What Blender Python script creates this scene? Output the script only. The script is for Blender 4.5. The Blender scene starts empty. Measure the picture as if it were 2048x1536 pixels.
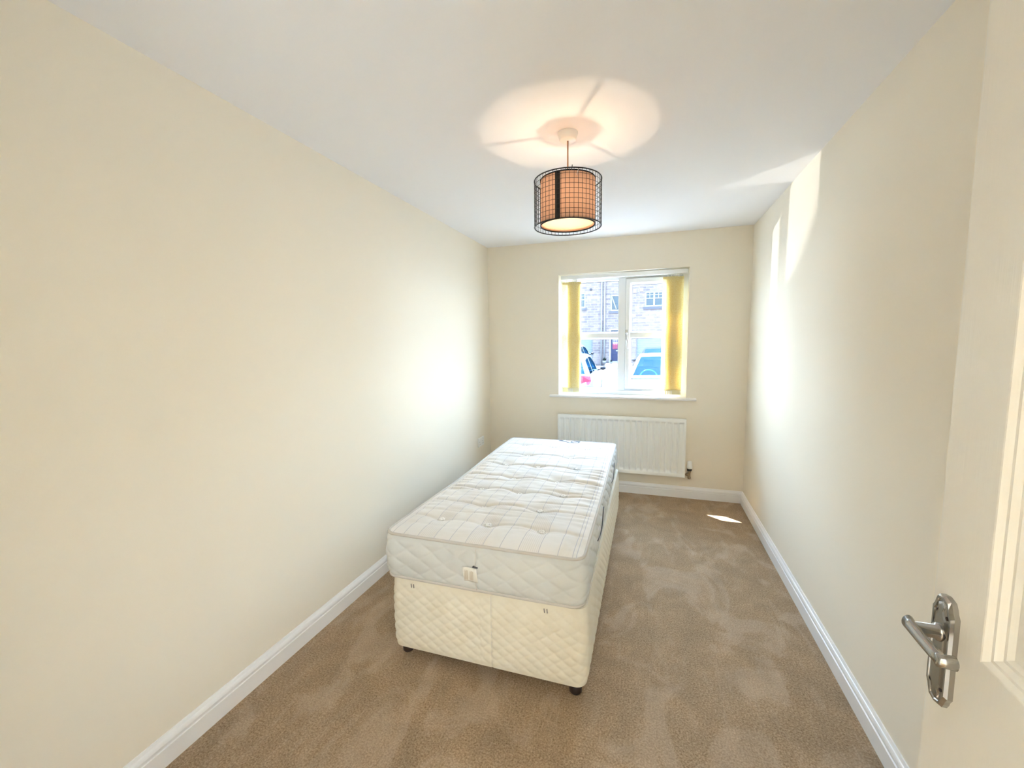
import bpy, bmesh, math, random
from math import sin, cos, pi, radians as R, sqrt, hypot
from mathutils import Vector, Matrix

sc = bpy.context.scene
COL = sc.collection
rnd = random.Random(7)

# ------------------------------------------------------------------ camera
W_ROOM_L, W_ROOM_R, D, H = -1.588, 0.799, 4.072, 2.40
cam_d = bpy.data.cameras.new('camera')
cam = bpy.data.objects.new('camera', cam_d)
COL.objects.link(cam)
cam_d.sensor_width = 36.0
cam_d.lens = 840.9 / 2048 * 36.0
cam_d.clip_start = 0.02
yaw, pitch, roll = R(-18.2735), R(-5.7554), R(-0.7038)
fw = Vector((sin(yaw) * cos(pitch), cos(yaw) * cos(pitch), sin(pitch)))
r0 = Vector((cos(yaw), -sin(yaw), 0))
u0 = r0.cross(fw)
r1 = r0 * cos(roll) + u0 * sin(roll)
u1 = u0 * cos(roll) - r0 * sin(roll)
m = Matrix((r1, u1, -fw)).transposed().to_4x4()
m.translation = Vector((0, 0, 1.455))
cam.matrix_world = m
sc.camera = cam

# ------------------------------------------------------------------ world, sun, exposure
sc.view_settings.view_transform = 'Standard'
sc.view_settings.look = 'None'
sc.view_settings.gamma = 1.0
sc.view_settings.use_curve_mapping = False
sc.view_settings.exposure = 2.55
sc.cycles.max_bounces = 14
sc.cycles.diffuse_bounces = 8
sc.cycles.transparent_max_bounces = 24
sc.cycles.sample_clamp_indirect = 6.0
sc.cycles.use_denoising = True

SKY = 7.6
SUN = 18.0
world = bpy.data.worlds.new('sky')
sc.world = world
world.use_nodes = True
wn = world.node_tree
for n in list(wn.nodes):
    wn.nodes.remove(n)
w_out = wn.nodes.new('ShaderNodeOutputWorld')
w_bg = wn.nodes.new('ShaderNodeBackground')
w_rmp = wn.nodes.new('ShaderNodeValToRGB')
w_sep = wn.nodes.new('ShaderNodeSeparateXYZ')
w_tc = wn.nodes.new('ShaderNodeTexCoord')
wn.links.new(w_tc.outputs['Generated'], w_sep.inputs[0])
wn.links.new(w_sep.outputs['Z'], w_rmp.inputs[0])
w_rmp.color_ramp.elements[0].position = 0.0
w_rmp.color_ramp.elements[0].color = (0.72, 0.86, 1.0, 1)
w_rmp.color_ramp.elements[1].position = 0.8
w_rmp.color_ramp.elements[1].color = (0.42, 0.66, 1.0, 1)
wn.links.new(w_rmp.outputs[0], w_bg.inputs[0])
w_bg.inputs[1].default_value = SKY
wn.links.new(w_bg.outputs[0], w_out.inputs[0])


def add_light(name, kind, loc, energy, color=(1, 1, 1), direction=None, **kw):
    d = bpy.data.lights.new(name, kind)
    d.energy = energy
    d.color = color
    for k, v in kw.items():
        setattr(d, k, v)
    o = bpy.data.objects.new(name, d)
    COL.objects.link(o)
    o.location = loc
    if direction is not None:
        o.rotation_euler = Vector(direction).to_track_quat('-Z', 'Y').to_euler()
    return o


add_light('sun', 'SUN', (-8, 8, 20), SUN, (1.0, 0.96, 0.90), (0.385, -0.311, -1.0), angle=R(0.53))
# sunlight thrown back up at the window by the glass of a parked car
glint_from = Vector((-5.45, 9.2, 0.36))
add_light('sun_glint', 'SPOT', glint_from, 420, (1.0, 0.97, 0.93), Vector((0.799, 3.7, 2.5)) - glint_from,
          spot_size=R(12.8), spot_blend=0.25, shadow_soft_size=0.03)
# daylight portal in the window opening (guides the sampling of the sky, gives off nothing itself)
po = add_light('window_portal', 'AREA', (-0.274, D + 0.22, 1.51), 1.0, (1, 1, 1), (0, -1, 0), shape='RECTANGLE',
               size=1.25, size_y=1.25)
po.data.cycles.is_portal = True


# ------------------------------------------------------------------ materials
def mat(name, color, rough=0.6, metal=0.0, spec=0.5, transmission=0.0, emit=None, emit_s=0.0, coat=0.0):
    mt = bpy.data.materials.new(name)
    mt.use_nodes = True
    b = mt.node_tree.nodes['Principled BSDF']
    b.inputs['Base Color'].default_value = (*color, 1)
    b.inputs['Roughness'].default_value = rough
    b.inputs['Metallic'].default_value = metal
    b.inputs['Specular IOR Level'].default_value = spec
    b.inputs['Transmission Weight'].default_value = transmission
    b.inputs['Coat Weight'].default_value = coat
    if emit:
        b.inputs['Emission Color'].default_value = (*emit, 1)
        b.inputs['Emission Strength'].default_value = emit_s
    return mt


class NG:
    """tiny helper for node graphs"""
    def __init__(s, mt):
        s.t = mt.node_tree
        s.b = s.t.nodes.get('Principled BSDF')

    def new(s, kind, **kw):
        n = s.t.nodes.new(kind)
        for k, v in kw.items():
            setattr(n, k, v)
        return n

    def link(s, a, b):
        s.t.links.new(a, b)

    def math(s, op, a, b=None, c=None):
        n = s.new('ShaderNodeMath', operation=op)
        for i, v in enumerate((a, b, c)):
            if v is None:
                continue
            if isinstance(v, (int, float)):
                n.inputs[i].default_value = v
            else:
                s.link(v, n.inputs[i])
        return n.outputs[0]

    def coord(s, which='Object', scale=(1, 1, 1), rot=(0, 0, 0)):
        tc = s.new('ShaderNodeTexCoord')
        mp = s.new('ShaderNodeMapping')
        mp.inputs['Scale'].default_value = scale
        mp.inputs['Rotation'].default_value = rot
        s.link(tc.outputs[which], mp.inputs[0])
        return mp.outputs[0]

    def noise(s, vec, scale, detail=3, rough=0.5, dist=0.0):
        n = s.new('ShaderNodeTexNoise')
        n.inputs['Scale'].default_value = scale
        n.inputs['Detail'].default_value = detail
        n.inputs['Roughness'].default_value = rough
        n.inputs['Distortion'].default_value = dist
        s.link(vec, n.inputs['Vector'])
        return n.outputs['Fac']

    def ramp(s, fac, stops):
        n = s.new('ShaderNodeValToRGB')
        el = n.color_ramp.elements
        while len(el) < len(stops):
            el.new(0.5)
        for e, (p, c) in zip(el, stops):
            e.position = p
            e.color = (*c, 1) if len(c) == 3 else c
        s.link(fac, n.inputs[0])
        return n.outputs[0]

    def mix(s, fac, a, b, mode='MIX'):
        n = s.new('ShaderNodeMix', data_type='RGBA', blend_type=mode)
        for i, v in ((0, fac), (6, a), (7, b)):
            if isinstance(v, (int, float)):
                n.inputs[i].default_value = v
            elif isinstance(v, tuple):
                n.inputs[i].default_value = (*v, 1)
            else:
                s.link(v, n.inputs[i])
        return n.outputs[2]

    def bump(s, height, strength=0.2, dist=0.002):
        n = s.new('ShaderNodeBump')
        n.inputs['Strength'].default_value = strength
        n.inputs['Distance'].default_value = dist
        s.link(height, n.inputs['Height'])
        s.link(n.outputs[0], s.b.inputs['Normal'])
        return n


def paint(name, color, bump=0.08, scale=160, rough=0.7):
    mt = mat(name, color, rough, spec=0.08)
    g = NG(mt)
    v = g.coord()
    g.bump(g.noise(v, scale, 2), bump, 0.002)
    return mt


M = {}
M['wall'] = paint('cream_wall_paint', (0.84, 0.775, 0.655), rough=0.85)
M['ceiling'] = paint('white_ceiling_paint', (0.87, 0.86, 0.865), rough=0.8)
M['gloss'] = mat('white_gloss_paint', (0.86, 0.85, 0.84), 0.35)
M['upvc'] = mat('white_upvc', (0.86, 0.88, 0.90), 0.25)
M['rad'] = mat('white_enamel', (0.89, 0.885, 0.845), 0.3)
M['white_plastic'] = mat('white_plastic', (0.82, 0.81, 0.78), 0.35)
M['black_plastic'] = mat('black_plastic', (0.02, 0.02, 0.02), 0.4)
M['rubber'] = mat('black_rubber', (0.015, 0.015, 0.015), 0.8)
M['gasket'] = mat('dark_gasket', (0.05, 0.05, 0.06), 0.6)
M['chrome'] = mat('worn_chrome', (0.42, 0.41, 0.39), 0.2, 1.0)
M['brass'] = mat('dull_brass', (0.42, 0.33, 0.22), 0.35, 1.0)
M['steel'] = mat('grey_steel', (0.5, 0.5, 0.5), 0.3, 1.0)
M['foot'] = mat('dark_brown_plastic', (0.03, 0.015, 0.01), 0.45)
M['cord_black'] = mat('black_cord', (0.015, 0.015, 0.02), 0.7)
M['wire'] = mat('black_wire', (0.012, 0.010, 0.010), 0.45)
M['flex'] = mat('brown_flex', (0.42, 0.22, 0.12), 0.5)


def mk_floor():
    mt = mat('beige_carpet', (0.4, 0.3, 0.2), 0.95, spec=0.1)
    g = NG(mt)
    v = g.coord()
    fine = g.noise(v, 150, 5, 0.75)
    mid = g.noise(v, 7, 5, 0.6, 0.4)
    base = g.ramp(fine, [(0.34, (0.24, 0.152, 0.080)), (0.66, (0.66, 0.50, 0.34))])
    marks = g.noise(g.coord(scale=(1.5, 1.0, 1), rot=(0, 0, 0.5)), 2.6, 4, 0.55, 0.9)
    mk = g.ramp(marks, [(0.50, (0, 0, 0)), (0.60, (1, 1, 1))])
    strk = g.noise(g.coord(scale=(9, 1.6, 1), rot=(0, 0, -0.45)), 1.8, 3, 0.5, 0.8)
    st = g.ramp(strk, [(0.56, (0, 0, 0)), (0.68, (1, 1, 1))])
    c1 = g.mix(g.math('MULTIPLY', mk, 0.30), base, (0.68, 0.55, 0.43))
    c2 = g.mix(g.math('MULTIPLY', st, 0.12), c1, (0.72, 0.60, 0.48))
    md = g.ramp(mid, [(0.3, (0.86, 0.86, 0.86)), (0.7, (1.08, 1.06, 1.04))])
    c3 = g.mix(1.0, c2, md, 'MULTIPLY')
    g.link(c3, g.b.inputs['Base Color'])
    g.bump(fine, 0.9, 0.006)
    return mt


M['carpet'] = mk_floor()


def mk_ticking():
    """mattress top fabric: grey lines along the bed and three bands of pin stripes"""
    mt = mat('striped_ticking', (0.84, 0.81, 0.76), 0.85, spec=0.15)
    g = NG(mt)
    tc = g.new('ShaderNodeTexCoord')
    sp = g.new('ShaderNodeSeparateXYZ')
    g.link(tc.outputs['Object'], sp.inputs[0])
    x = sp.outputs['X']
    half = 0.445
    lines = [0.10, 0.18, 0.265, 0.345, 0.42, 0.50, 0.575, 0.65, 0.73, 0.80, 0.855, 0.025, 0.04]
    tot = None
    for d in lines:
        c = g.math('COMPARE', x, half - d, 0.0014)
        tot = c if tot is None else g.math('ADD', tot, c)
    pin = g.math('GREATER_THAN', g.math('SINE', g.math('MULTIPLY', x, 2 * pi / 0.0085)), 0.35)
    bands = None
    for a, b in ((0.18, 0.265), (0.42, 0.50), (0.65, 0.73)):
        c = g.math('COMPARE', x, half - (a + b) / 2, (b - a) / 2)
        bands = c if bands is None else g.math('ADD', bands, c)
    pins = g.math('MULTIPLY', g.math('MULTIPLY', pin, bands), 0.35)
    v = g.coord()
    stain = g.ramp(g.noise(v, 4.5, 4, 0.6, 0.6), [(0.45, (0.815, 0.79, 0.75)), (0.72, (0.76, 0.71, 0.635))])
    c1 = g.mix(g.math('MINIMUM', tot, 1.0), stain, (0.56, 0.55, 0.58))
    c2 = g.mix(pins, c1, (0.62, 0.57, 0.56))
    g.link(c2, g.b.inputs['Base Color'])
    g.bump(g.noise(v, 500, 2), 0.12, 0.001)
    return mt


M['ticking'] = mk_ticking()


def cloth(name, color, color2=None):
    mt = mat(name, color, 0.9, spec=0.12)
    g = NG(mt)
    v = g.coord()
    c2 = color2 or tuple(c * 0.93 for c in color)
    col = g.ramp(g.noise(v, 9, 4, 0.6), [(0.4, color), (0.75, c2)])
    g.link(col, g.b.inputs['Base Color'])
    g.bump(g.noise(v, 700, 2), 0.15, 0.001)
    return mt


M['border'] = cloth('pale_grey_quilting', (0.66, 0.67, 0.655))
M['divan'] = cloth('cream_quilting', (0.80, 0.755, 0.64), (0.76, 0.70, 0.57))
M['piping'] = cloth('grey_beige_piping', (0.62, 0.585, 0.54))
M['tuft'] = cloth('white_tuft', (0.88, 0.86, 0.82))
M['tag'] = cloth('white_tag', (0.84, 0.82, 0.76))
M['print'] = mat('grey_print', (0.25, 0.23, 0.21), 0.8)
M['tan_print'] = mat('tan_print', (0.55, 0.45, 0.33), 0.8)
M['dark_print'] = mat('dark_print', (0.10, 0.10, 0.11), 0.8)
M['label_cloth'] = cloth('white_label', (0.84, 0.85, 0.86))


def mk_door():
    mt = mat('white_grained_door_paint', (0.76, 0.725, 0.655), 0.42, spec=0.35)
    g = NG(mt)
    grain = g.noise(g.coord(scale=(60, 60, 1.6)), 3.0, 4, 0.6, 0.3)
    g.bump(grain, 0.22, 0.0015)
    return mt


M['door'] = mk_door()


def translucent(name, color, frac, rough=0.9, pattern=None):
    mt = bpy.data.materials.new(name)
    mt.use_nodes = True
    t = mt.node_tree
    for n in list(t.nodes):
        t.nodes.remove(n)
    g = NG(mt)
    out = g.new('ShaderNodeOutputMaterial')
    d = g.new('ShaderNodeBsdfDiffuse')
    tr = g.new('ShaderNodeBsdfTranslucent')
    mx = g.new('ShaderNodeMixShader')
    mx.inputs[0].default_value = frac
    d.inputs[0].default_value = (*color, 1)
    tr.inputs[0].default_value = (*color, 1)
    if pattern:
        v = g.coord(scale=(1, 1, 0.55))
        vo = g.new('ShaderNodeTexVoronoi', feature='DISTANCE_TO_EDGE')
        vo.inputs['Scale'].default_value = 105
        g.link(v, vo.inputs['Vector'])
        c = g.ramp(vo.outputs['Distance'], [(0.05, pattern), (0.14, color)])
        g.link(c, d.inputs[0])
        g.link(c, tr.inputs[0])
    g.link(d.outputs[0], mx.inputs[1])
    g.link(tr.outputs[0], mx.inputs[2])
    g.link(mx.outputs[0], out.inputs[0])
    return mt


M['louvre'] = translucent('yellow_leaf_fabric', (0.87, 0.785, 0.47), 0.36, pattern=(0.81, 0.69, 0.33))
M['louvre_hem'] = translucent('plain_yellow_hem', (0.80, 0.74, 0.50), 0.35)
M['shade'] = translucent('pinkish_tan_shade_fabric', (0.46, 0.295, 0.21), 0.15)
M['diffuser'] = translucent('white_lamp_diffuser', (0.90, 0.85, 0.72), 0.55)
M['lining'] = mat('white_shade_lining', (0.9, 0.87, 0.8), 0.8)
def mk_glass(name, tint=(1, 1, 1), gloss=0.06, ior=1.45, sheen=(1, 1, 1)):
    mt = bpy.data.materials.new(name)
    mt.use_nodes = True
    t = mt.node_tree
    for n in list(t.nodes):
        t.nodes.remove(n)
    g = NG(mt)
    out = g.new('ShaderNodeOutputMaterial')
    tr = g.new('ShaderNodeBsdfTransparent')
    gl = g.new('ShaderNodeBsdfGlossy')
    gl.inputs['Roughness'].default_value = 0.02
    gl.inputs['Color'].default_value = (*sheen, 1)
    fr = g.new('ShaderNodeFresnel')
    fr.inputs[0].default_value = ior
    mx = g.new('ShaderNodeMixShader')
    tr.inputs[0].default_value = (*tint, 1)
    ge = g.new('ShaderNodeNewGeometry')      # only the entry face of the sheet reflects
    f = g.math('MULTIPLY', g.math('MAXIMUM', fr.outputs[0], gloss), g.math('SUBTRACT', 1.0, ge.outputs['Backfacing']))
    g.link(f, mx.inputs[0])
    g.link(tr.outputs[0], mx.inputs[1])
    g.link(gl.outputs[0], mx.inputs[2])
    g.link(mx.outputs[0], out.inputs[0])
    return mt


M['bulb'] = mk_glass('clear_bulb_glass', (1, 0.99, 0.97), 0.02)
M['filament'] = mat('glowing_filament', (1, 0.9, 0.8), 0.3, emit=(1.0, 0.78, 0.57), emit_s=640.0)
M['hall_fill'] = mat('hall_fill_diffuser', (1, 0.95, 0.85), 0.3, emit=(1.0, 0.88, 0.70), emit_s=0.4)  # glow of the fill lamp added behind the doorway


M['pane'] = mk_glass('window_glass', (0.97, 0.99, 1.0), 0.03)
M['car_glass'] = mk_glass('tinted_sky_sheen_car_glass', (0.12, 0.30, 0.46), 0.040, 1.06, (0.13, 0.42, 0.72))  # blue of the reflected sky is put into the sheen colour


def mk_brick():
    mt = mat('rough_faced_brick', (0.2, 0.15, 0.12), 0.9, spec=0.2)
    g = NG(mt)
    tc = g.new('ShaderNodeTexCoord')
    sp = g.new('ShaderNodeSeparateXYZ')
    g.link(tc.outputs['Object'], sp.inputs[0])
    cb = g.new('ShaderNodeCombineXYZ')
    g.link(g.math('ADD', sp.outputs['X'], sp.outputs['Y']), cb.inputs[0])
    g.link(sp.outputs['Z'], cb.inputs[1])
    br = g.new('ShaderNodeTexBrick')
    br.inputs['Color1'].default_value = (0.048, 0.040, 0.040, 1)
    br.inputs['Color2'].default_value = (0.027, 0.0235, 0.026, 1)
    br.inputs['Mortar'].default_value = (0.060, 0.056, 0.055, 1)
    br.inputs['Scale'].default_value = 1.0
    br.inputs['Brick Width'].default_value = 0.40
    br.inputs['Row Height'].default_value = 0.145
    br.inputs['Mortar Size'].default_value = 0.012
    br.inputs['Bias'].default_value = -0.1
    g.link(cb.outputs[0], br.inputs['Vector'])
    v = g.coord()
    var = g.ramp(g.noise(v, 5, 4, 0.7), [(0.3, (0.75, 0.72, 0.72)), (0.7, (1.25, 1.2, 1.15))])
    g.link(g.mix(1.0, br.outputs['Color'], var, 'MULTIPLY'), g.b.inputs['Base Color'])
    g.bump(g.math('ADD', br.outputs['Fac'], g.noise(v, 20, 3)), 0.5, 0.02)
    return mt


M['brick'] = mk_brick()
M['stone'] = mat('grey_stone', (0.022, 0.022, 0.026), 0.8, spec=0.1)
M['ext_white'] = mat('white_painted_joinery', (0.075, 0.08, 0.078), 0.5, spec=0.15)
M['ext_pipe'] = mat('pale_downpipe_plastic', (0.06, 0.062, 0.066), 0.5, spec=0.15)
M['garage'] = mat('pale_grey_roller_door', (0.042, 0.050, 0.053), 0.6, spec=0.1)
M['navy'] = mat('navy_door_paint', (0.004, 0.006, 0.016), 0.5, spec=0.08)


def mk_poster():
    mt = mat('pink_and_white_poster', (0.06, 0.055, 0.055), 0.7, spec=0.1)
    g = NG(mt)
    tc = g.new('ShaderNodeTexCoord')
    sp = g.new('ShaderNodeSeparateXYZ')
    g.link(tc.outputs['Object'], sp.inputs[0])
    zrel = g.math('SUBTRACT', sp.outputs['Z'], 1.015)
    dx = g.math('COMPARE', g.math('FRACT', g.math('MULTIPLY', sp.outputs['X'], 10.5)), 0.5, 0.30)
    dz = g.math('COMPARE', g.math('FRACT', g.math('MULTIPLY', zrel, 12.5)), 0.5, 0.30)
    dots = g.math('MULTIPLY', dx, dz)
    low = g.math('LESS_THAN', zrel, 0.24)
    zig = g.math('PINGPONG', sp.outputs['X'], 0.06)
    pink = g.math('LESS_THAN', zrel, g.math('ADD', g.math('MULTIPLY', zig, 1.6), 0.26))
    top = g.math('MULTIPLY', g.math('GREATER_THAN', zrel, 0.42), g.math('MULTIPLY', g.math('LESS_THAN', zrel, 0.52), dx))
    c = g.mix(pink, (0.060, 0.054, 0.056), (0.062, 0.012, 0.022))
    c = g.mix(g.math('MULTIPLY', dots, low), c, (0.022, 0.003, 0.012))
    c = g.mix(top, c, (0.012, 0.012, 0.03))
    g.link(c, g.b.inputs['Base Color'])
    return mt


M['poster'] = mk_poster()
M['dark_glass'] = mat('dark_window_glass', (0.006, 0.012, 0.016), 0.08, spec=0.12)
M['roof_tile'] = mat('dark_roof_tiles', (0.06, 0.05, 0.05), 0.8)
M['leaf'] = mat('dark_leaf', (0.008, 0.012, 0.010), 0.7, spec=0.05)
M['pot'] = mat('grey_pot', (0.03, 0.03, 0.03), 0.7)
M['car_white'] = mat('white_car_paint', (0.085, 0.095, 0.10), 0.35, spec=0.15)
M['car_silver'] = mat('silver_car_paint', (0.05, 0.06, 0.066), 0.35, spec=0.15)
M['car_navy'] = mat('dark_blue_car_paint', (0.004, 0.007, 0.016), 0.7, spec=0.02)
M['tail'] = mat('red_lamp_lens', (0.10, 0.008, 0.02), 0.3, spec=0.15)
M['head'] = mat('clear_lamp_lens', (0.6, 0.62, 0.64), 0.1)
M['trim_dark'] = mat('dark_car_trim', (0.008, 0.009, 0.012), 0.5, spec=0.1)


def mk_paving(name, c1, c2, mortar, bw, rh):
    mt = mat(name, c1, 0.9, spec=0.2)
    g = NG(mt)
    br = g.new('ShaderNodeTexBrick')
    br.inputs['Color1'].default_value = (*c1, 1)
    br.inputs['Color2'].default_value = (*c2, 1)
    br.inputs['Mortar'].default_value = (*mortar, 1)
    br.inputs['Scale'].default_value = 1.0
    br.inputs['Brick Width'].default_value = bw
    br.inputs['Row Height'].default_value = rh
    br.inputs['Mortar Size'].default_value = 0.008
    g.link(g.coord(), br.inputs['Vector'])
    g.link(br.outputs['Color'], g.b.inputs['Base Color'])
    return mt


M['paving'] = mk_paving('pale_block_paving', (0.34, 0.33, 0.34), (0.29, 0.285, 0.30), (0.20, 0.20, 0.20), 0.24, 0.12)
M['asphalt'] = paint('grey_asphalt', (0.10, 0.105, 0.115), 0.3, 60, 0.9)


# ------------------------------------------------------------------ mesh builder
class MB:
    def __init__(s):
        s.v, s.f, s.sm = [], [], []

    def add(s, vs, fs, smooth=False):
        o = len(s.v)
        s.v += [tuple(p) for p in vs]
        s.f += [tuple(i + o for i in q) for q in fs]
        s.sm += [smooth] * len(fs)
        return s

    def box(s, x0, x1, y0, y1, z0, z1, bev=0.0):
        if bev <= 0:
            vs = [(x, y, z) for x in (x0, x1) for y in (y0, y1) for z in (z0, z1)]
            fs = [(0, 1, 3, 2), (4, 6, 7, 5), (0, 4, 5, 1), (2, 3, 7, 6), (0, 2, 6, 4), (1, 5, 7, 3)]
            return s.add(vs, fs)
        bm = bmesh.new()
        bmesh.ops.create_cube(bm, size=1)
        for v in bm.verts:
            v.co = Vector(((x0 + x1) / 2 + v.co.x * (x1 - x0), (y0 + y1) / 2 + v.co.y * (y1 - y0),
                           (z0 + z1) / 2 + v.co.z * (z1 - z0)))
        bmesh.ops.bevel(bm, geom=bm.edges[:], offset=bev, segments=2, profile=0.7, affect='EDGES')
        return s.bm(bm)

    def bm(s, bm, smooth=False):
        bm.verts.index_update()
        s.add([v.co for v in bm.verts], [[v.index for v in f.verts] for f in bm.faces], smooth)
        bm.free()
        return s

    def tube(s, pts, r, n=8, closed=False, cap=True):
        pts = [Vector(p) for p in pts]
        N = len(pts)
        rr = r if isinstance(r, (list, tuple)) else [r] * N
        up = None
        rings = []
        for i, p in enumerate(pts):
            a = pts[(i - 1) % N] if (closed or i > 0) else p
            b = pts[(i + 1) % N] if (closed or i < N - 1) else p
            t = (b - a).normalized()
            if up is None:
                up = Vector((0, 0, 1)) if abs(t.z) < 0.9 else Vector((1, 0, 0))
            sd = t.cross(up)
            if sd.length < 1e-6:
                sd = t.orthogonal()
            sd.normalize()
            up = sd.cross(t).normalized()
            rings.append([p + (sd * cos(2 * pi * k / n) + up * sin(2 * pi * k / n)) * rr[i] for k in range(n)])
        vs = [v for rg in rings for v in rg]
        fs = []
        for i in range(N if closed else N - 1):
            j = (i + 1) % N
            for k in range(n):
                k2 = (k + 1) % n
                fs.append((i * n + k, i * n + k2, j * n + k2, j * n + k))
        s.add(vs, fs, True)
        if cap and not closed:
            s.add(rings[0], [tuple(range(n))[::-1]])
            s.add(rings[-1], [tuple(range(n))])
        return s

    def lathe(s, prof, c=(0, 0, 0), axis='z', n=32, cap0=True, cap1=True, smooth=True):
        c = Vector(c)

        def P(r, h, a):
            if axis == 'z':
                return c + Vector((r * cos(a), r * sin(a), h))
            if axis == 'y':
                return c + Vector((r * cos(a), h, r * sin(a)))
            return c + Vector((h, r * cos(a), r * sin(a)))
        vs = [P(r, h, 2 * pi * k / n) for r, h in prof for k in range(n)]
        fs = []
        for i in range(len(prof) - 1):
            for k in range(n):
                k2 = (k + 1) % n
                fs.append((i * n + k, i * n + k2, (i + 1) * n + k2, (i + 1) * n + k))
        s.add(vs, fs, smooth)
        if cap0:
            s.add(vs[:n], [tuple(range(n))[::-1]])
        if cap1:
            s.add(vs[-n:], [tuple(range(n))])
        return s

    def grid(s, fn, nu, nv, smooth=True, wrap=False):
        vs = [fn(i / nu, j / nv) for j in range(nv + 1) for i in range(nu if wrap else nu + 1)]
        w = nu if wrap else nu + 1
        fs = []
        for j in range(nv):
            for i in range(nu):
                i2 = (i + 1) % w if wrap else i + 1
                fs.append((j * w + i, j * w + i2, (j + 1) * w + i2, (j + 1) * w + i))
        return s.add(vs, fs, smooth)

    def rects(s, rect, steps, place, cap=True, back=None):
        """nested rectangles: rect (a0,a1,b0,b1), steps [(inset, depth)], place(a,b,depth)->xyz"""
        a0, a1, b0, b1 = rect
        vs = []
        for ins, dep in steps:
            for a, b in ((a0 + ins, b0 + ins), (a1 - ins, b0 + ins), (a1 - ins, b1 - ins), (a0 + ins, b1 - ins)):
                vs.append(place(a, b, dep))
        fs = []
        for i in range(len(steps) - 1):
            for k in range(4):
                k2 = (k + 1) % 4
                fs.append((i * 4 + k, i * 4 + k2, (i + 1) * 4 + k2, (i + 1) * 4 + k))
        if cap:
            n = (len(steps) - 1) * 4
            fs.append((n, n + 1, n + 2, n + 3))
        return s.add(vs, fs)

    def prism(s, pts, fn0, fn1, smooth_side=False):
        n = len(pts)
        vs = [fn0(*p) for p in pts] + [fn1(*p) for p in pts]
        s.add(vs, [tuple(range(n))[::-1], tuple(range(n, 2 * n))])
        s.add(vs, [(i, (i + 1) % n, n + (i + 1) % n, n + i) for i in range(n)], smooth_side)
        return s

    def wall(s, x0, x1, z0, z1, y0, y1, openings):
        """wall slab in the xz plane between y0 (front) and y1 with rectangular openings, reveals included"""
        xs = sorted({x0, x1, *[o[0] for o in openings], *[o[1] for o in openings]})
        zs = sorted({z0, z1, *[o[2] for o in openings], *[o[3] for o in openings]})

        def hole(xa, xb, za, zb):
            return any(o[0] <= (xa + xb) / 2 <= o[1] and o[2] <= (za + zb) / 2 <= o[3] for o in openings)
        for xa, xb in zip(xs, xs[1:]):
            for za, zb in zip(zs, zs[1:]):
                if hole(xa, xb, za, zb):
                    continue
                for y in (y0, y1):
                    s.add([(xa, y, za), (xb, y, za), (xb, y, zb), (xa, y, zb)], [(0, 1, 2, 3) if y == y0 else (3, 2, 1, 0)])
        def solid(i, j):
            if not (0 <= i < len(xs) - 1 and 0 <= j < len(zs) - 1):
                return False
            return not hole(xs[i], xs[i + 1], zs[j], zs[j + 1])
        for i in range(-1, len(xs)):
            for j in range(-1, len(zs)):
                if solid(i, j) != solid(i + 1, j) and 0 <= j < len(zs) - 1:
                    x = xs[i + 1]
                    s.add([(x, y0, zs[j]), (x, y1, zs[j]), (x, y1, zs[j + 1]), (x, y0, zs[j + 1])], [(0, 1, 2, 3)])
                if solid(i, j) != solid(i, j + 1) and 0 <= i < len(xs) - 1:
                    z = zs[j + 1]
                    s.add([(xs[i], y0, z), (xs[i], y1, z), (xs[i + 1], y1, z), (xs[i + 1], y0, z)], [(0, 1, 2, 3)])
        return s

    def build(s, name, m_, parent=None, local=False, normals=True):
        me = bpy.data.meshes.new(name)
        vs = s.v
        if parent is not None and not local:
            inv = base_matrix(parent).inverted()
            vs = [tuple(inv @ Vector(v)) for v in vs]
        me.from_pydata(vs, [], s.f)
        me.polygons.foreach_set('use_smooth', s.sm)
        me.materials.append(m_)
        me.update()
        if normals:
            b = bmesh.new()
            b.from_mesh(me)
            bmesh.ops.remove_doubles(b, verts=b.verts, dist=1e-6)
            bmesh.ops.recalc_face_normals(b, faces=b.faces)
            b.to_mesh(me)
            b.free()
        o = bpy.data.objects.new(name, me)
        COL.objects.link(o)
        if parent is not None:
            o.parent = parent
        return o


def base_matrix(o):
    mm = Matrix.LocRotScale(o.location, o.rotation_euler, None)
    return base_matrix(o.parent) @ mm if o.parent else mm


def tag(o, label, cat, group=None, kind=None):
    o['label'] = label
    o['category'] = cat
    if group:
        o['group'] = group
    if kind:
        o['kind'] = kind
    return o


def empty(name, loc, rz=0.0):
    o = bpy.data.objects.new(name, None)
    COL.objects.link(o)
    o.location = loc
    o.rotation_euler = (0, 0, rz)
    o.empty_display_size = 0.1
    return o


def thing(name, label, cat, loc, rz=0.0, group=None, kind=None):
    return tag(empty(name, loc, rz), label, cat, group, kind)


def struct(o, label, cat):
    return tag(o, label, cat, None, 'structure')


def copy_tree(o, parent=None):
    c = o.copy()
    COL.objects.link(c)
    c.parent = parent
    for ch in list(o.children):
        copy_tree(ch, c)
    return c


def hsh(i, j=0):
    x = sin(i * 127.1 + j * 311.7) * 43758.5453
    return x - math.floor(x)


def vnoise(x, y):
    i, j = math.floor(x), math.floor(y)
    fx, fy = x - i, y - j
    fx, fy = fx * fx * (3 - 2 * fx), fy * fy * (3 - 2 * fy)
    a = hsh(i, j) * (1 - fx) + hsh(i + 1, j) * fx
    b = hsh(i, j + 1) * (1 - fx) + hsh(i + 1, j + 1) * fx
    return a * (1 - fy) + b * fy - 0.5


# ------------------------------------------------------------------ room shell
XL, XR = W_ROOM_L, W_ROOM_R
WX0, WX1, WZ0, WZ1 = -0.859, 0.311, 0.925, 2.09      # window opening
YB = -0.06                                            # rear wall face

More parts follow.
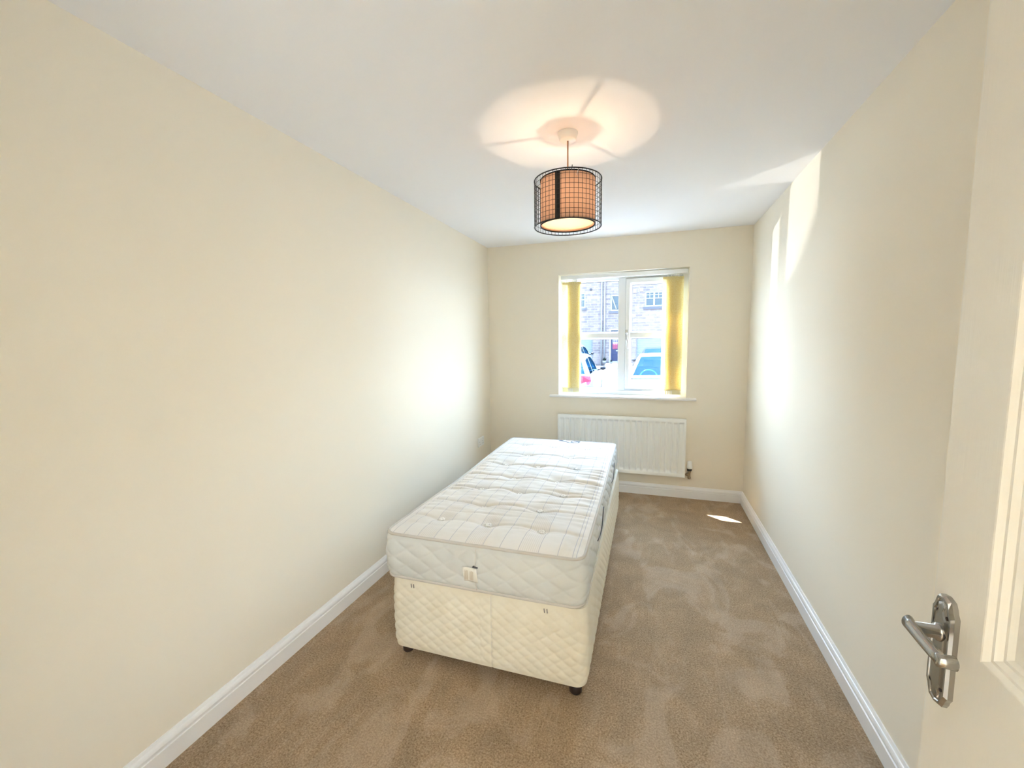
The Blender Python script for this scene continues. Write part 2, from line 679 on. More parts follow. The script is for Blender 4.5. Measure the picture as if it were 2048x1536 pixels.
struct(MB().box(XL - 0.2, XR + 0.2, -2.2, D + 0.02, -0.15, 0.0).build('floor', M['carpet']),
       'beige brown carpet with pale scuffed pile marks', 'floor')
struct(MB().box(XL - 0.25, XR + 0.25, -2.2, D + 0.2, H, H + 0.2).build('ceiling', M['ceiling']),
       'plain white plaster ceiling above the bed', 'ceiling')
struct(MB().box(XL - 0.2, XL, -0.2, D + 0.01, -0.1, H + 0.02).build('wall_left', M['wall']),
       'long bare cream wall left of the bed', 'wall')
struct(MB().box(XR, XR + 0.2, -0.2, D + 0.01, -0.1, H + 0.02).build('wall_right', M['wall']),
       'bare cream wall behind the open door, with sun glints', 'wall')
struct(MB().wall(XL - 0.2, XR + 0.2, -0.4, H + 0.05, D, D + 0.20, [(WX0, WX1, WZ0, WZ1)]).build('wall_back', M['wall']),
       'cream end wall holding the window and radiator', 'wall')
DX0, DX1 = -0.372, 0.424
struct(MB().wall(XL - 0.2, XR + 0.2, 0.0, H, YB - 0.12, YB, [(DX0, DX1, -0.02, 2.02)]).build('wall_rear', M['wall']),
       'cream wall with the doorway the picture is taken from', 'wall')
hw_pts = [(-1.45, YB - 0.12), (-1.45, -2.05), (1.35, -2.05), (1.35, YB - 0.12), (1.5, YB - 0.12), (1.5, -2.2), (-1.6, -2.2), (-1.6, YB - 0.12)]
struct(MB().prism(hw_pts, lambda x, y: (x, y, 0), lambda x, y: (x, y, H)).build('wall_hall', M['wall']),
       'cream landing walls behind the doorway', 'wall')


def skirting(name, label, p0, p1, inward):
    """profile swept from p0 to p1; inward is the room-side direction"""
    hh, t = 0.106, 0.018
    prof = [(0, 0), (t, 0), (t, 0.066), (t - 0.004, 0.068), (t - 0.004, 0.073), (t - 0.002, 0.075), (t - 0.001, 0.082),
            (t - 0.003, 0.089), (t - 0.006, 0.094), (t - 0.009, 0.096), (t - 0.011, 0.101), (t - 0.013, hh), (0, hh)]
    a, b, n = Vector(p0), Vector(p1), Vector(inward)
    mb = MB()
    mb.prism(prof, lambda d, z: a + n * d + Vector((0, 0, z)), lambda d, z: b + n * d + Vector((0, 0, z)))
    return struct(mb.build(name, M['gloss']), label, 'baseboard')


skirting('baseboard_left', 'white moulded skirting along the left wall', (XL, YB, 0), (XL, D, 0), (1, 0, 0))
skirting('baseboard_right', 'white moulded skirting along the right wall', (XR, YB, 0), (XR, D, 0), (-1, 0, 0))
skirting('baseboard_back', 'white moulded skirting under the radiator', (XL, D, 0), (XR, D, 0), (0, -1, 0))

# window board
sill = MB()
sp_ = [(0.0, 0.0), (-0.030, 0.0), (-0.036, 0.004), (-0.039, 0.012), (-0.036, 0.020), (-0.030, 0.024), (0.0, 0.024)]
sill.prism(sp_, lambda y, z: (-0.943, D + y, 0.9055 + z), lambda y, z: (0.394, D + y, 0.9055 + z))
sill.box(WX0 - 0.001, WX1 + 0.001, D - 0.001, D + 0.118, 0.905, 0.9295)
struct(sill.build('trim_1', M['gloss']), 'white window board with rounded nose under the window', 'window sill')

# ------------------------------------------------------------------ window
YF = D + 0.115            # room face of the outer frame
win = tag(empty('window_1', (WX0, YF, WZ0)), 'white plastic two light window with glazing bars and yellow blinds', 'window',
          kind='structure')


def bar_xz(mb, x0, x1, z0, z1, y0, y1, bev=0.004):
    mb.box(x0, x1, y0, y1, z0, z1, bev)


def pl(a, b, dpt):
    return (a, dpt, b)


fr = MB()
fr.rects((WX0, WX1, WZ0, WZ1), [(0, YF + 0.065), (0, YF), (0.044, YF), (0.050, YF + 0.010), (0.066, YF + 0.022), (0.066, YF + 0.065)], pl, cap=False)
bar_xz(fr, -0.302, -0.236, WZ0 + 0.05, WZ1 - 0.05, YF + 0.001, YF + 0.065)       # mullion
bar_xz(fr, -0.80, -0.298, 1.480, 1.525, YF + 0.004, YF + 0.060)                  # fixed light glazing bar
fr.build('frame', M['upvc'], win)
# glazing beads of the fixed light
for z0, z1 in ((0.985, 1.478), (1.527, 2.032)):
    bd = MB()
    bd.rects((-0.800, -0.290, z0, z1), [(0, YF + 0.010), (0.003, YF + 0.009), (0.013, YF + 0.020), (0.013, YF + 0.030)], pl, cap=False)
    bd.build('glazing_bead', M['upvc'], win)
    gk = MB()
    gk.rects((-0.788, -0.302, z0 + 0.012, z1 - 0.012), [(0, YF + 0.0195), (0.0045, YF + 0.0235)], pl, cap=False)
    gk.build('gasket', M['gasket'], win)
    MB().box(-0.790, -0.300, YF + 0.026, YF + 0.044, z0 + 0.010, z1 - 0.010).build('pane', M['pane'], win)
# opening light
sash = MB()
SX0, SX1, SZ0, SZ1 = -0.234, 0.248, 0.986, 2.031
sash.rects((SX0, SX1, SZ0, SZ1), [(0, YF + 0.05), (0, YF - 0.010), (0.004, YF - 0.014), (0.036, YF - 0.014), (0.040, YF - 0.010), (0.050, YF + 0.004), (0.050, YF + 0.05)], pl, cap=False)
bar_xz(sash, SX0 + 0.045, SX1 - 0.045, 1.480, 1.527, YF - 0.008, YF + 0.045)
sa = sash.build('sash', M['upvc'], win)
gp = MB()
gp.rects((SX0 - 0.003, SX1 + 0.003, SZ0 - 0.003, SZ1 + 0.003), [(0, YF + 0.004), (0.006, YF + 0.004)], pl, cap=False)
gp.build('gasket', M['gasket'], win)
for z0, z1 in ((1.028, 1.482), (1.525, 1.986)):
    bd = MB()
    bd.rects((-0.190, 0.204, z0, z1), [(0, YF - 0.004), (0.003, YF - 0.005), (0.012, YF + 0.008), (0.012, YF + 0.02)], pl, cap=False)
    bd.build('glazing_bead', M['upvc'], sa)
    gk = MB()
    gk.rects((-0.179, 0.193, z0 + 0.011, z1 - 0.011), [(0, YF + 0.0075), (0.0045, YF + 0.0115)], pl, cap=False)
    gk.build('gasket', M['gasket'], sa)
    MB().box(-0.181, 0.195, YF + 0.014, YF + 0.032, z0 + 0.009, z1 - 0.009).build('pane', M['pane'], sa)
hd = MB()
hx = -0.222
hd.box(hx - 0.012, hx + 0.012, YF - 0.026, YF - 0.013, 1.455, 1.555, 0.004)
hd.lathe([(0.011, 0.0), (0.011, -0.022), (0.008, -0.026)], (hx, YF - 0.024, 1.515), 'y', 16)
hd.tube([(hx, YF - 0.044, 1.520), (hx, YF - 0.046, 1.500), (hx + 0.004, YF - 0.050, 1.470), (hx + 0.012, YF - 0.056, 1.440),
         (hx + 0.016, YF - 0.058, 1.405), (hx + 0.016, YF - 0.058, 1.375)], [0.009, 0.010, 0.009, 0.008, 0.008, 0.006], 10)
hob = hd.build('window_handle', M['steel'], sa)
hob['label'] = 'grey metal lever handle'
MB().box(hx - 0.008, hx + 0.008, YF - 0.052, YF - 0.042, 1.488, 1.512, 0.002).build('lock_button', M['black_plastic'], hob)

# ------------------------------------------------------------------ vertical blind
YBL = D + 0.062
blind = thing('vertical_blind', 'yellow leaf patterned vertical blind drawn to both sides of the window', 'blind', (-0.274, YBL, 0.94))
MB().box(-0.845, 0.297, YBL - 0.020, YBL + 0.020, 2.046, 2.082, 0.004).build('headrail', M['upvc'], blind)
left_edges = [-0.834, -0.780, -0.768, -0.757, -0.746, -0.737]
right_edges = [0.092, 0.124, 0.141, 0.157, 0.170, 0.184]
tl = R(14)


def louvre(x_left):
    hw = 0.0445
    cx = x_left + hw * cos(tl)

    def face(sgn, u):
        s = (u - 0.5) * 2 * hw
        bow = 0.003 * (1 - (2 * u - 1) ** 2)
        return cx + s * cos(tl) - bow * sin(tl), YBL + s * sin(tl) + bow * cos(tl)
    z0, z1 = 0.992, 2.018
    mb = MB()
    mb.grid(lambda u, v: (*face(0, u), z0 + (z1 - z0) * v), 6, 20)
    lv = mb.build('louvre', M['louvre'], blind, normals=False)
    wt = MB()

    def slab(mbx, za, zb, th, grow=0.0):
        c, sn = cos(tl), sin(tl)
        pts = []
        for s, t in ((-hw - grow, -th), (hw + grow, -th), (hw + grow, th), (-hw - grow, th)):
            pts.append((cx + s * c - t * sn, YBL + s * sn + t * c))
        mbx.prism(pts, lambda x, y: (x, y, za), lambda x, y: (x, y, zb))
    slab(wt, 0.948, 0.993, 0.0011)
    wt.build('bottom_weight', M['louvre_hem'], lv)
    c, sn = cos(tl), sin(tl)
    for s in (-hw + 0.006, hw - 0.006):
        hk = MB()
        x, y = cx + s * c, YBL + s * sn
        hk.box(x - 0.003, x + 0.003, y - 0.004, y + 0.004, 0.950, 0.984, 0.001)
        hk.build('weight_clip', M['white_plastic'], lv)
    tp = MB()
    slab(tp, 2.000, 2.022, 0.0012)
    tp.build('top_hem', M['louvre'], lv)
    cr = MB()
    cr.box(cx - 0.004, cx + 0.004, YBL - 0.003, YBL + 0.003, 2.018, 2.048, 0.001)
    cr.build('carrier_hook', M['white_plastic'], lv)


for e in left_edges + right_edges:
    louvre(e)

# ------------------------------------------------------------------ radiator
RX0, RX1, RZ0, RZ1, RY = -0.853, 0.315, 0.210, 0.745, D - 0.070
rad = thing('radiator', 'long white ribbed panel radiator on the wall under the window', 'radiator', ((RX0 + RX1) / 2, D, RZ0))
nfl = 22
pitch_r = (RX1 - RX0 - 0.024) / nfl


def rad_depth(x, z):
    u = (x - RX0 - 0.012) / pitch_r
    if u < 0 or u > nfl:
        return 0.0
    f = u - math.floor(u)
    a = abs(f - 0.5) * 2
    groove = max(0.0, min(1.0, (0.86 - a) / 0.30))
    groove = groove * groove * (3 - 2 * groove)
    e = min(z - (RZ0 + 0.030), (RZ1 - 0.030) - z)
    g = max(0.0, min(1.0, e / 0.020))
    return 0.021 * groove * (g * g * (3 - 2 * g))


pn = MB()
xs_r = [RX0 + (RX1 - RX0) * i / (nfl * 12) for i in range(nfl * 12 + 1)]
zs_r = [RZ0, RZ0 + 0.02, RZ0 + 0.03, RZ0 + 0.035, RZ0 + 0.04, RZ0 + 0.045, RZ0 + 0.05, RZ0 + 0.06, RZ0 + 0.26, RZ1 - 0.06,
        RZ1 - 0.05, RZ1 - 0.045, RZ1 - 0.04, RZ1 - 0.035, RZ1 - 0.03, RZ1 - 0.02, RZ1]
vs = [(x, RY + rad_depth(x, z), z) for z in zs_r for x in xs_r]
w_ = len(xs_r)
pn.add(vs, [(j * w_ + i, j * w_ + i + 1, (j + 1) * w_ + i + 1, (j + 1) * w_ + i) for j in range(len(zs_r) - 1) for i in range(w_ - 1)], True)
pn.rects((RX0, RX1, RZ0, RZ1), [(0, RY), (-0.001, RY + 0.003), (-0.001, RY + 0.022), (0.002, RY + 0.026)], pl)
pn.build('panel', M['rad'], rad)
for x in (-0.66, 0.12):
    MB().box(x - 0.02, x + 0.02, RY + 0.025, D - 0.0012, 0.30, 0.70).build('wall_bracket', M['rad'], rad)
vx, vy = 0.354, D - 0.045
vb = MB()
vb.tube([(RX1 - 0.01, RY + 0.012, 0.236), (vx, vy, 0.236)], 0.009, 12)
vb.lathe([(0.012, 0.196), (0.014, 0.200), (0.014, 0.214), (0.011, 0.218), (0.011, 0.250), (0.015, 0.254), (0.015, 0.272), (0.010, 0.276)], (vx, vy, 0), 'z', 12)
vb.tube([(vx, vy, 0.206), (vx, D - 0.0012, 0.206)], 0.0075, 10)
vb.lathe([(0.014, 0), (0.016, 0.006), (0.016, 0.016), (0.012, 0.02)], (vx - 0.026, vy - 0.003, 0.236), 'x', 6)
vob = vb.build('valve', M['brass'], rad)
MB().lathe([(0.019, 0.270), (0.021, 0.272), (0.021, 0.288), (0.018, 0.292)], (vx, vy, 0), 'z', 20).build('collar', M['black_plastic'], vob)
cp = MB()
cp.lathe([(0.018, 0.290), (0.024, 0.294), (0.024, 0.312), (0.021, 0.316), (0.020, 0.350), (0.017, 0.357), (0.008, 0.360)], (vx, vy, 0), 'z', 20)
cp.build('thermostat_cap', M['white_plastic'], vob)

# ------------------------------------------------------------------ wall socket
sk = thing('wall_socket', 'white double power socket on the left wall near the far corner', 'socket', (XL, 3.79, 0.472))
MB().box(XL, XL + 0.009, 3.716, 3.864, 0.428, 0.515, 0.003).build('face_plate', M['white_plastic'], sk)
for yc in (3.752, 3.828):
    MB().box(XL + 0.0085, XL + 0.013, yc - 0.014 + (0.018 if yc > 3.79 else -0.018), yc + (0.018 if yc > 3.79 else -0.018), 0.487, 0.507, 0.001).build('rocker_switch', M['gloss'], sk)
    pn_ = MB()
    for dy, dz, hw_, hh_ in ((0, 0.012, 0.002, 0.004), (-0.011, -0.010, 0.0032, 0.002), (0.011, -0.010, 0.0032, 0.002)):
        pn_.box(XL + 0.0088, XL + 0.0094, yc + dy - hw_, yc + dy + hw_, 0.462 + dz - hh_, 0.462 + dz + hh_)
    pn_.build('pin_holes', M['black_plastic'], sk)

# ------------------------------------------------------------------ divan base
DB = (-0.670, 1.572, 0.0)
base = thing('divan_base', 'cream quilted divan base on dark feet under the mattress', 'bed base', DB, R(0.4))


def rrect(w, l, rad_, n):
    """points + outward normals + arclength around a rounded rectangle from x=-w/2..w/2, y=0..l, starting mid-front"""
    out = []
    hw = w / 2
    segs = [('l', (0, 0), (hw - rad_, 0), (0, -1)), ('a', (hw - rad_, rad_), -90), ('l', (hw, rad_), (hw, l - rad_), (1, 0)),
            ('a', (hw - rad_, l - rad_), 0), ('l', (hw - rad_, l), (-hw + rad_, l), (0, 1)), ('a', (-hw + rad_, l - rad_), 90),
            ('l', (-hw, l - rad_), (-hw, rad_), (-1, 0)), ('a', (-hw + rad_, rad_), 180), ('l', (-hw + rad_, 0), (0, 0), (0, -1))]
    tot = 0
    lens = []
    for sgm in segs:
        ln = hypot(sgm[2][0] - sgm[1][0], sgm[2][1] - sgm[1][1]) if sgm[0] == 'l' else rad_ * pi / 2
        lens.append(ln)
        tot += ln
    for i in range(n):
        s = tot * i / n
        acc = 0
        for sgm, ln in zip(segs, lens):
            if s <= acc + ln or sgm is segs[-1]:
                f = (s - acc) / ln
                if sgm[0] == 'l':
                    p = (sgm[1][0] + (sgm[2][0] - sgm[1][0]) * f, sgm[1][1] + (sgm[2][1] - sgm[1][1]) * f)
                    nn = sgm[3]
                else:
                    a = R(sgm[2] + 90 * f)
                    nn = (cos(a), sin(a))
                    p = (sgm[1][0] + rad_ * nn[0], sgm[1][1] + rad_ * nn[1])
                out.append((p, nn, s))
                break
            acc += ln
    return out, tot


def quilt(s, z, wx, wz, amp, wob=0.0):
    s2 = s + wob * vnoise(s * 9, z * 14)
    z2 = z + wob * 0.6 * vnoise(s * 11 + 40, z * 9)
    a, b = s2 / wx + z2 / wz, s2 / wx - z2 / wz
    h = abs(sin(pi * a) * sin(pi * b))
    return amp * (h ** 0.36)


def quilted_side(w, l, z0, z1, r_c, wx, wz, amp, bulge, nz, ns, wob, seam=None, edge=0.02, lid=True):
    ring, tot = rrect(w, l, r_c, ns)
    vs = []
    for j in range(nz + 1):
        v = j / nz
        z = z0 + (z1 - z0) * v
        bl = bulge * sin(pi * v) ** 0.7 if 0 < v < 1 else 0
        ed = min(1.0, min(v, 1 - v) * (z1 - z0) / edge)
        if lid:      # the quilting of the base flattens out towards its top edge
            ed *= max(0.15, min(1.0, (1 - v) / 0.28))
        for (p, nn, s) in ring:
            d = bl + quilt(s, z, wx, wz, amp, wob) * ed
            if seam is not None:
                ds = min(abs(s - seam), tot - abs(s - seam))
                d -= 0.004 * math.exp(-(ds / 0.004) ** 2)
            zz = z
            vs.append((p[0] + nn[0] * d, p[1] + nn[1] * d, zz))
    n = ns
    fs = [(j * n + i, j * n + (i + 1) % n, (j + 1) * n + (i + 1) % n, (j + 1) * n + i) for j in range(nz) for i in range(n)]
    mb = MB().add(vs, fs, True)
    mb.add(vs[:n], [tuple(range(n))[::-1]])
    if lid:
        mb.add(vs[-n:], [tuple(range(n))])
    return mb


ring_b, tot_b = rrect(0.89, 1.94, 0.045, 10)
quilted_side(0.893, 1.94, 0.052, 0.390, 0.045, 0.064, 0.046, 0.0066, 0.004, 76, 1200, 0.005, seam=0.045, edge=0.03).build('upholstered_box', M['divan'], base, local=True, normals=False)
for fx, fy in ((-0.40, 0.05), (0.40, 0.04), (-0.40, 0.97), (0.40, 0.97), (-0.40, 1.89), (0.40, 1.89)):
    MB().lathe([(0.022, 0.0), (0.026, 0.006), (0.026, 0.030), (0.020, 0.036), (0.020, 0.056)], (fx, fy, 0), 'z', 20).build('foot', M['foot'], base, local=True)
for cx_ in (-0.33, 0.285):
    for dx in (-0.006, 0.006):
        st = MB()
        st.tube([(cx_ + dx - 0.001, -0.0075, 0.372), (cx_ + dx + 0.001, -0.0085, 0.356)], 0.0022, 8)
        st.build('bolt_hole', M['print'], base, local=True)

MB().tube([(0.045, -0.0008 - 0.004 * sin(pi * k / 14) ** 0.7, 0.06 + 0.322 * k / 14) for k in range(15)], 0.0011, 5).build('cover_seam', M['piping'], base, local=True)

# ------------------------------------------------------------------ mattress
MAT = (-0.683, 1.566, 0.394)
MW, ML = 0.892, 1.945
mtr = thing('mattress', 'white striped tufted single mattress lying on the divan base', 'mattress', MAT, R(0.8))
MZ = 0.205         # border height


def edge_dip(y):   # the long edges sag a little in the middle of the bed
    return -0.012 * math.exp(-((y - 0.85) / 0.45) ** 2)


bd_ = quilted_side(MW, ML, 0.004, MZ - 0.004, 0.05, 0.125, 0.074, 0.0085, 0.015, 48, 1100, 0.018, seam=0.0, edge=0.02, lid=False)
bd_.build('border', M['border'], mtr, local=True, normals=False)
for zz, nm in ((MZ, 'top_piping'), (0.006, 'bottom_piping')):
    rg, _t = rrect(MW + 0.006, ML + 0.006, 0.05, 400)
    MB().tube([(p[0], p[1] - 0.003, zz + 0.003 * vnoise(s * 5, 3) + (edge_dip(p[1]) if zz > 0.1 else 0)) for p, n, s in rg], 0.0068, 8, closed=True).build(nm, M['piping'], mtr, local=True)

# tuft centres, measured on the photograph, in bed coordinates
cr_, sr_ = cos(R(0.8)), sin(R(0.8))
tufts_w = [(-0.451, 1.768), (-0.708, 1.765), (-0.949, 1.762), (-0.518, 1.997), (-0.821, 1.989), (-0.449, 2.251), (-0.695, 2.227),
           (-0.933, 2.232), (-0.535, 2.486), (-0.814, 2.471), (-0.459, 2.752), (-0.719, 2.724), (-0.95, 2.732), (-0.543, 2.991),
           (-0.863, 2.978), (-0.46, 3.264), (-0.729, 3.27), (-0.97, 3.254)]
tufts = []
for x, y in tufts_w:
    dx, dy = x - MAT[0], y - MAT[1]
    tufts.append((dx * cr_ + dy * sr_, -dx * sr_ + dy * cr_))
rows = {}
for x, y in tufts:
    k = round(y / 0.245)
    rows.setdefault(k, []).append((x, y))
row_y = [sum(p[1] for p in v) / len(v) for v in rows.values()]


def top_h(x, y):
    hw = MW / 2
    e = min(hw - abs(x), y, ML - y)
    e = max(0.0, e)
    crown = 0.016 * (1 - math.exp(-e / 0.05))
    h = crown + edge_dip(y) * (1 if abs(x) > 0.3 else (abs(x) / 0.3))
    h -= 0.010 * math.exp(-((x + 0.02) / 0.26) ** 2 - ((y - 0.85) / 0.5) ** 2)
    edge_f = min(1.0, e / 0.05)
    for tx, ty in tufts:
        d2 = ((x - tx) / 0.055) ** 2 + ((y - ty) / 0.048) ** 2
        if d2 < 9:
            h -= 0.017 * math.exp(-d2)
    cen = math.exp(-((y - 0.9) / 0.62) ** 2)
    for i, ry in enumerate(row_y):
        yy = ry + 0.012 * sin(x * 11 + i * 1.7) + 0.02 * vnoise(x * 7 + i * 13, i)
        d = (y - yy) / 0.011
        if abs(d) < 3:
            h -= 0.0105 * (0.40 + 0.75 * cen) * math.exp(-d * d) * edge_f
    # short cross creases between the rows, strongest where people slept
    for k in range(16):
        yc = 0.08 + k * 0.088 + 0.05 * hsh(k, 5)
        xc = (hsh(k, 9) - 0.5) * 0.7 + (0.30 if k % 2 else -0.12)
        ln = 0.10 + 0.16 * hsh(k, 2)
        yy = yc + 0.05 * (x - xc) * (hsh(k, 7) - 0.5) * 4 + 0.014 * vnoise(x * 10, k * 3)
        d = (y - yy) / 0.010
        if abs(d) < 3:
            h -= 0.0085 * (0.2 + cen) * math.exp(-d * d - ((x - xc) / ln) ** 2) * edge_f
    # fine puckers running in from the long edges
    ef = math.exp(-((hw - abs(x)) / 0.09) ** 2) * cen
    h += ef * 0.006 * sin(y * 95 + 2.0 * sin(y * 17)) * edge_f
    h += (0.0045 * vnoise(x * 9, y * 20) + 0.003 * vnoise(x * 19 + 7, y * 43)) * edge_f * (0.5 + 0.9 * cen)
    return h


def top_pt(u, v):
    # square grid pulled onto the rounded outline
    x, y = (u - 0.5) * MW, v * ML
    rc = 0.05
    hw = MW / 2
    ax, ay = abs(x), min(y, ML - y)
    if ax > hw - rc and ay < rc:
        qx, qy = ax - (hw - rc), rc - ay
        mx_ = max(qx, qy)
        d = hypot(qx, qy)
        if d > 1e-9:
            k = mx_ / d
            qx, qy = qx * k, qy * k
        x = math.copysign(hw - rc + qx, x)
        ay = rc - qy
        y = ay if y < ML / 2 else ML - ay
    return (x, y, MZ + 0.002 + top_h(x, y))


MB().grid(top_pt, 140, 300).build('top_panel', M['ticking'], mtr, local=True, normals=False)
for tx, ty in tufts:
    tb = MB()
    z = MZ + 0.003 + top_h(tx, ty)
    tb.lathe([(0.004, -0.002), (0.013, 0.0), (0.0155, 0.004), (0.013, 0.0075), (0.006, 0.006)], (tx, ty, z), 'z', 12)
    for k in range(9):
        a = 2 * pi * k / 9 + hsh(k, tx)
        tb.tube([(tx + 0.004 * cos(a), ty + 0.004 * sin(a), z + 0.006), (tx + 0.016 * cos(a), ty + 0.016 * sin(a), z + 0.006),
                 (tx + 0.022 * cos(a), ty + 0.022 * sin(a), z + 0.001)], 0.0017, 5)
    tb.build('tuft', M['tuft'], mtr, local=True)

MB().tube([(0.0, -0.0105 - 0.0145 * sin(pi * k / 14) ** 0.7, 0.012 + 0.180 * k / 14) for k in range(15)], 0.0011, 5).build('border_seam', M['piping'], mtr, local=True)
# care tag hanging at the front seam
tg = MB()
tx0, tx1, tz0, tz1 = -0.055, 0.010, 0.052, 0.119
tg.grid(lambda u, v: (tx0 + (tx1 - tx0) * u + 0.004 * (1 - v), -0.022 - 0.010 * sin(pi * v * 0.6) + 0.003 * sin(u * 5), tz0 + (tz1 - tz0) * v), 8, 8)
tgo = tg.build('care_tag', M['tag'], mtr, local=True, normals=False)
sol = tgo.modifiers.new('thick', 'SOLIDIFY')
sol.thickness = 0.0012
tgo['label'] = 'white sewn care tag with small print'
pr = MB()
for c0 in (-0.044, -0.020):
    for k in range(6):
        x = c0 + 0.0028 * k
        ln = 0.034 + 0.008 * hsh(k, c0)
        y = -0.0345
        pr.add([(x, y, 0.068), (x + 0.0013, y, 0.068), (x + 0.0013, y, 0.068 + ln), (x, y, 0.068 + ln)], [(0, 1, 2, 3)])
pr.build('small_print', M['tan_print'], tgo, local=True, normals=False)
MB().box(-0.012, 0.012, -0.026, -0.014, 0.117, 0.122, 0.001).build('tag_stitching', M['dark_print'], tgo, local=True)

# cord handles on the right side (the photograph shows their loops hanging off sewn tape)
for y0, y1 in ((0.36, 0.66), (1.20, 1.52)):
    hnd = MB()
    xx = MW / 2 + 0.0165
    pts = []
    for k in range(15):
        f = k / 14
        yy = y0 + (y1 - y0) * f
        pts.append((xx + 0.005 + 0.004 * sin(pi * f), yy, 0.118 - 0.030 * sin(pi * f) * (1 if f < 0.75 else 0.6) + 0.05 * f))
    hnd.tube(pts, 0.0022, 6)
    ho = hnd.build('cord_handle', M['cord_black'], mtr, local=True)
    tp = MB()
    tp.box(xx - 0.006, xx + 0.0025, y0 - 0.01, y1 + 0.01, 0.095, 0.145, 0.002)
    tp.build('handle_tape', M['label_cloth'], ho, local=True)

# printed maker's label near the far end (illegible flourish and oval in the photograph)
lb = MB()
lx0, lx1, ly0, ly1 = -0.18, 0.17, 1.790, 1.930
lb.grid(lambda u, v: (lx0 + (lx1 - lx0) * u, ly0 + (ly1 - ly0) * v, MZ + 0.0035 + top_h(lx0 + (lx1 - lx0) * u, ly0 + (ly1 - ly0) * v)), 24, 12)
lbo = lb.build('sewn_label', M['label_cloth'], mtr, local=True, normals=False)
lbo['label'] = 'white sewn label printed with a dark flourish'


def flat_stroke(pts, w):
    mb = MB()
    vs = []
    for i, (x, y) in enumerate(pts):
        a = pts[max(0, i - 1)]
        b = pts[min(len(pts) - 1, i + 1)]
        t = Vector((b[0] - a[0], b[1] - a[1], 0)).normalized()
        n = Vector((-t.y, t.x, 0)) * (w[i] if isinstance(w, list) else w)
        z = MZ + 0.0045 + top_h(x, y)
        vs += [(x + n.x, y + n.y, z), (x - n.x, y - n.y, z)]
    mb.add(vs, [(2 * i, 2 * i + 1, 2 * i + 3, 2 * i + 2) for i in range(len(pts) - 1)])
    return mb


fl = flat_stroke([(-0.02 + 0.10 * k / 12, 1.905 - 0.075 * (k / 12) ** 0.8) for k in range(13)], [0.016 * (1 - k / 13) + 0.002 for k in range(13)])
oc = (0.125, 1.862)
s2 = flat_stroke([(oc[0] + 0.032 * cos(a * pi / 12), oc[1] + 0.034 * sin(a * pi / 12)) for a in range(25)], 0.007)
fl.add(s2.v, s2.f)
s3 = flat_stroke([(0.115 + 0.05 * k / 8, 1.880 + 0.006 * sin(k)) for k in range(9)], 0.010)
fl.add(s3.v, s3.f)
s4 = flat_stroke([(0.06 + 0.06 * k / 8, 1.822 + 0.004 * sin(k * 1.3)) for k in range(9)], 0.005)
fl.add(s4.v, s4.f)
fl.build('label_print', M['dark_print'], lbo, local=True, normals=False)

# ------------------------------------------------------------------ pendant lamp
LX, LY = -0.380, 2.008
lamp = thing('pendant_lamp', 'lit fabric drum lampshade inside a black wire cage, hanging from the ceiling', 'pendant lamp', (LX, LY, H))
MB().lathe([(0.046, H), (0.046, H - 0.006), (0.038, H - 0.031), (0.034, H - 0.034), (0.006, H - 0.035)], (LX, LY, 0), 'z', 36, cap0=False).build('ceiling_rose', M['white_plastic'], lamp)
MB().tube([(LX, LY, H - 0.03), (LX, LY, 2.16)], 0.0035, 10).build('flex', M['flex'], lamp)
ZT, ZB, RS, RC = 2.192, 1.992, 0.125, 0.154
sh = MB()
sh.lathe([(RS, ZB), (RS, ZT)], (LX, LY, 0), 'z', 64, cap0=False, cap1=False)
sho = sh.build('lamp_shade', M['shade'], lamp, normals=False)
for z in (ZB, ZT):
    th = MB()
    th.tube([(LX + RS * cos(2 * pi * k / 64), LY + RS * sin(2 * pi * k / 64), z) for k in range(64)], 0.003, 6, closed=True)
    th.build('shade_trim', M['trim_dark'], sho)
ss = MB()
a0 = math.atan2(-1, -0.17)
ss.grid(lambda u, v: (LX + (RS + 0.002) * cos(a0 + (u - 0.5) * 0.19), LY + (RS + 0.002) * sin(a0 + (u - 0.5) * 0.19), ZB + (ZT - ZB) * v), 4, 1)
sso = ss.build('seam_strip', M['wire'], sho, normals=False)
sso['label'] = 'dark vertical strip on the shade'
MB().lathe([(0.119, ZB + 0.012), (0.119, ZB + 0.014)], (LX, LY, 0), 'z', 48).build('diffuser', M['diffuser'], lamp)
# fitting: bulb holder, spider ring and three arms
ft = MB()
ft.lathe([(0.012, 2.170), (0.016, 2.164), (0.017, 2.140), (0.014, 2.134)], (LX, LY, 0), 'z', 20)
ft.build('lamp_holder', M['white_plastic'], lamp)
sr = MB()
zs_ = ZT - 0.020
sr.tube([(LX + 0.030 * cos(2 * pi * k / 24), LY + 0.030 * sin(2 * pi * k / 24), zs_) for k in range(24)], 0.004, 6, closed=True)
for a in (-61, 60, 181):
    a = R(a)
    sr.tube([(LX + 0.028 * cos(a), LY + 0.028 * sin(a), zs_), (LX + RS * cos(a), LY + RS * sin(a), zs_)], 0.0026, 6)
    sr.tube([(LX + RS * cos(a), LY + RS * sin(a), zs_), (LX + RC * cos(a), LY + RC * sin(a), ZT)], 0.002, 6)
sr.build('shade_carrier', M['white_plastic'], lamp)
blb = MB().lathe([(0.010, 2.136), (0.013, 2.130), (0.024, 2.112), (0.027, 2.096), (0.022, 2.080), (0.010, 2.070), (0.002, 2.068)], (LX, LY, 0), 'z', 20).build('light_bulb', M['bulb'], lamp)
MB().lathe([(0.001, 2.097), (0.0035, 2.099), (0.004, 2.104), (0.0035, 2.109), (0.001, 2.111)], (LX, LY, 0), 'z', 14).build('filament', M['filament'], blb)
cg = MB()
CT, CB = 2.190, 1.984
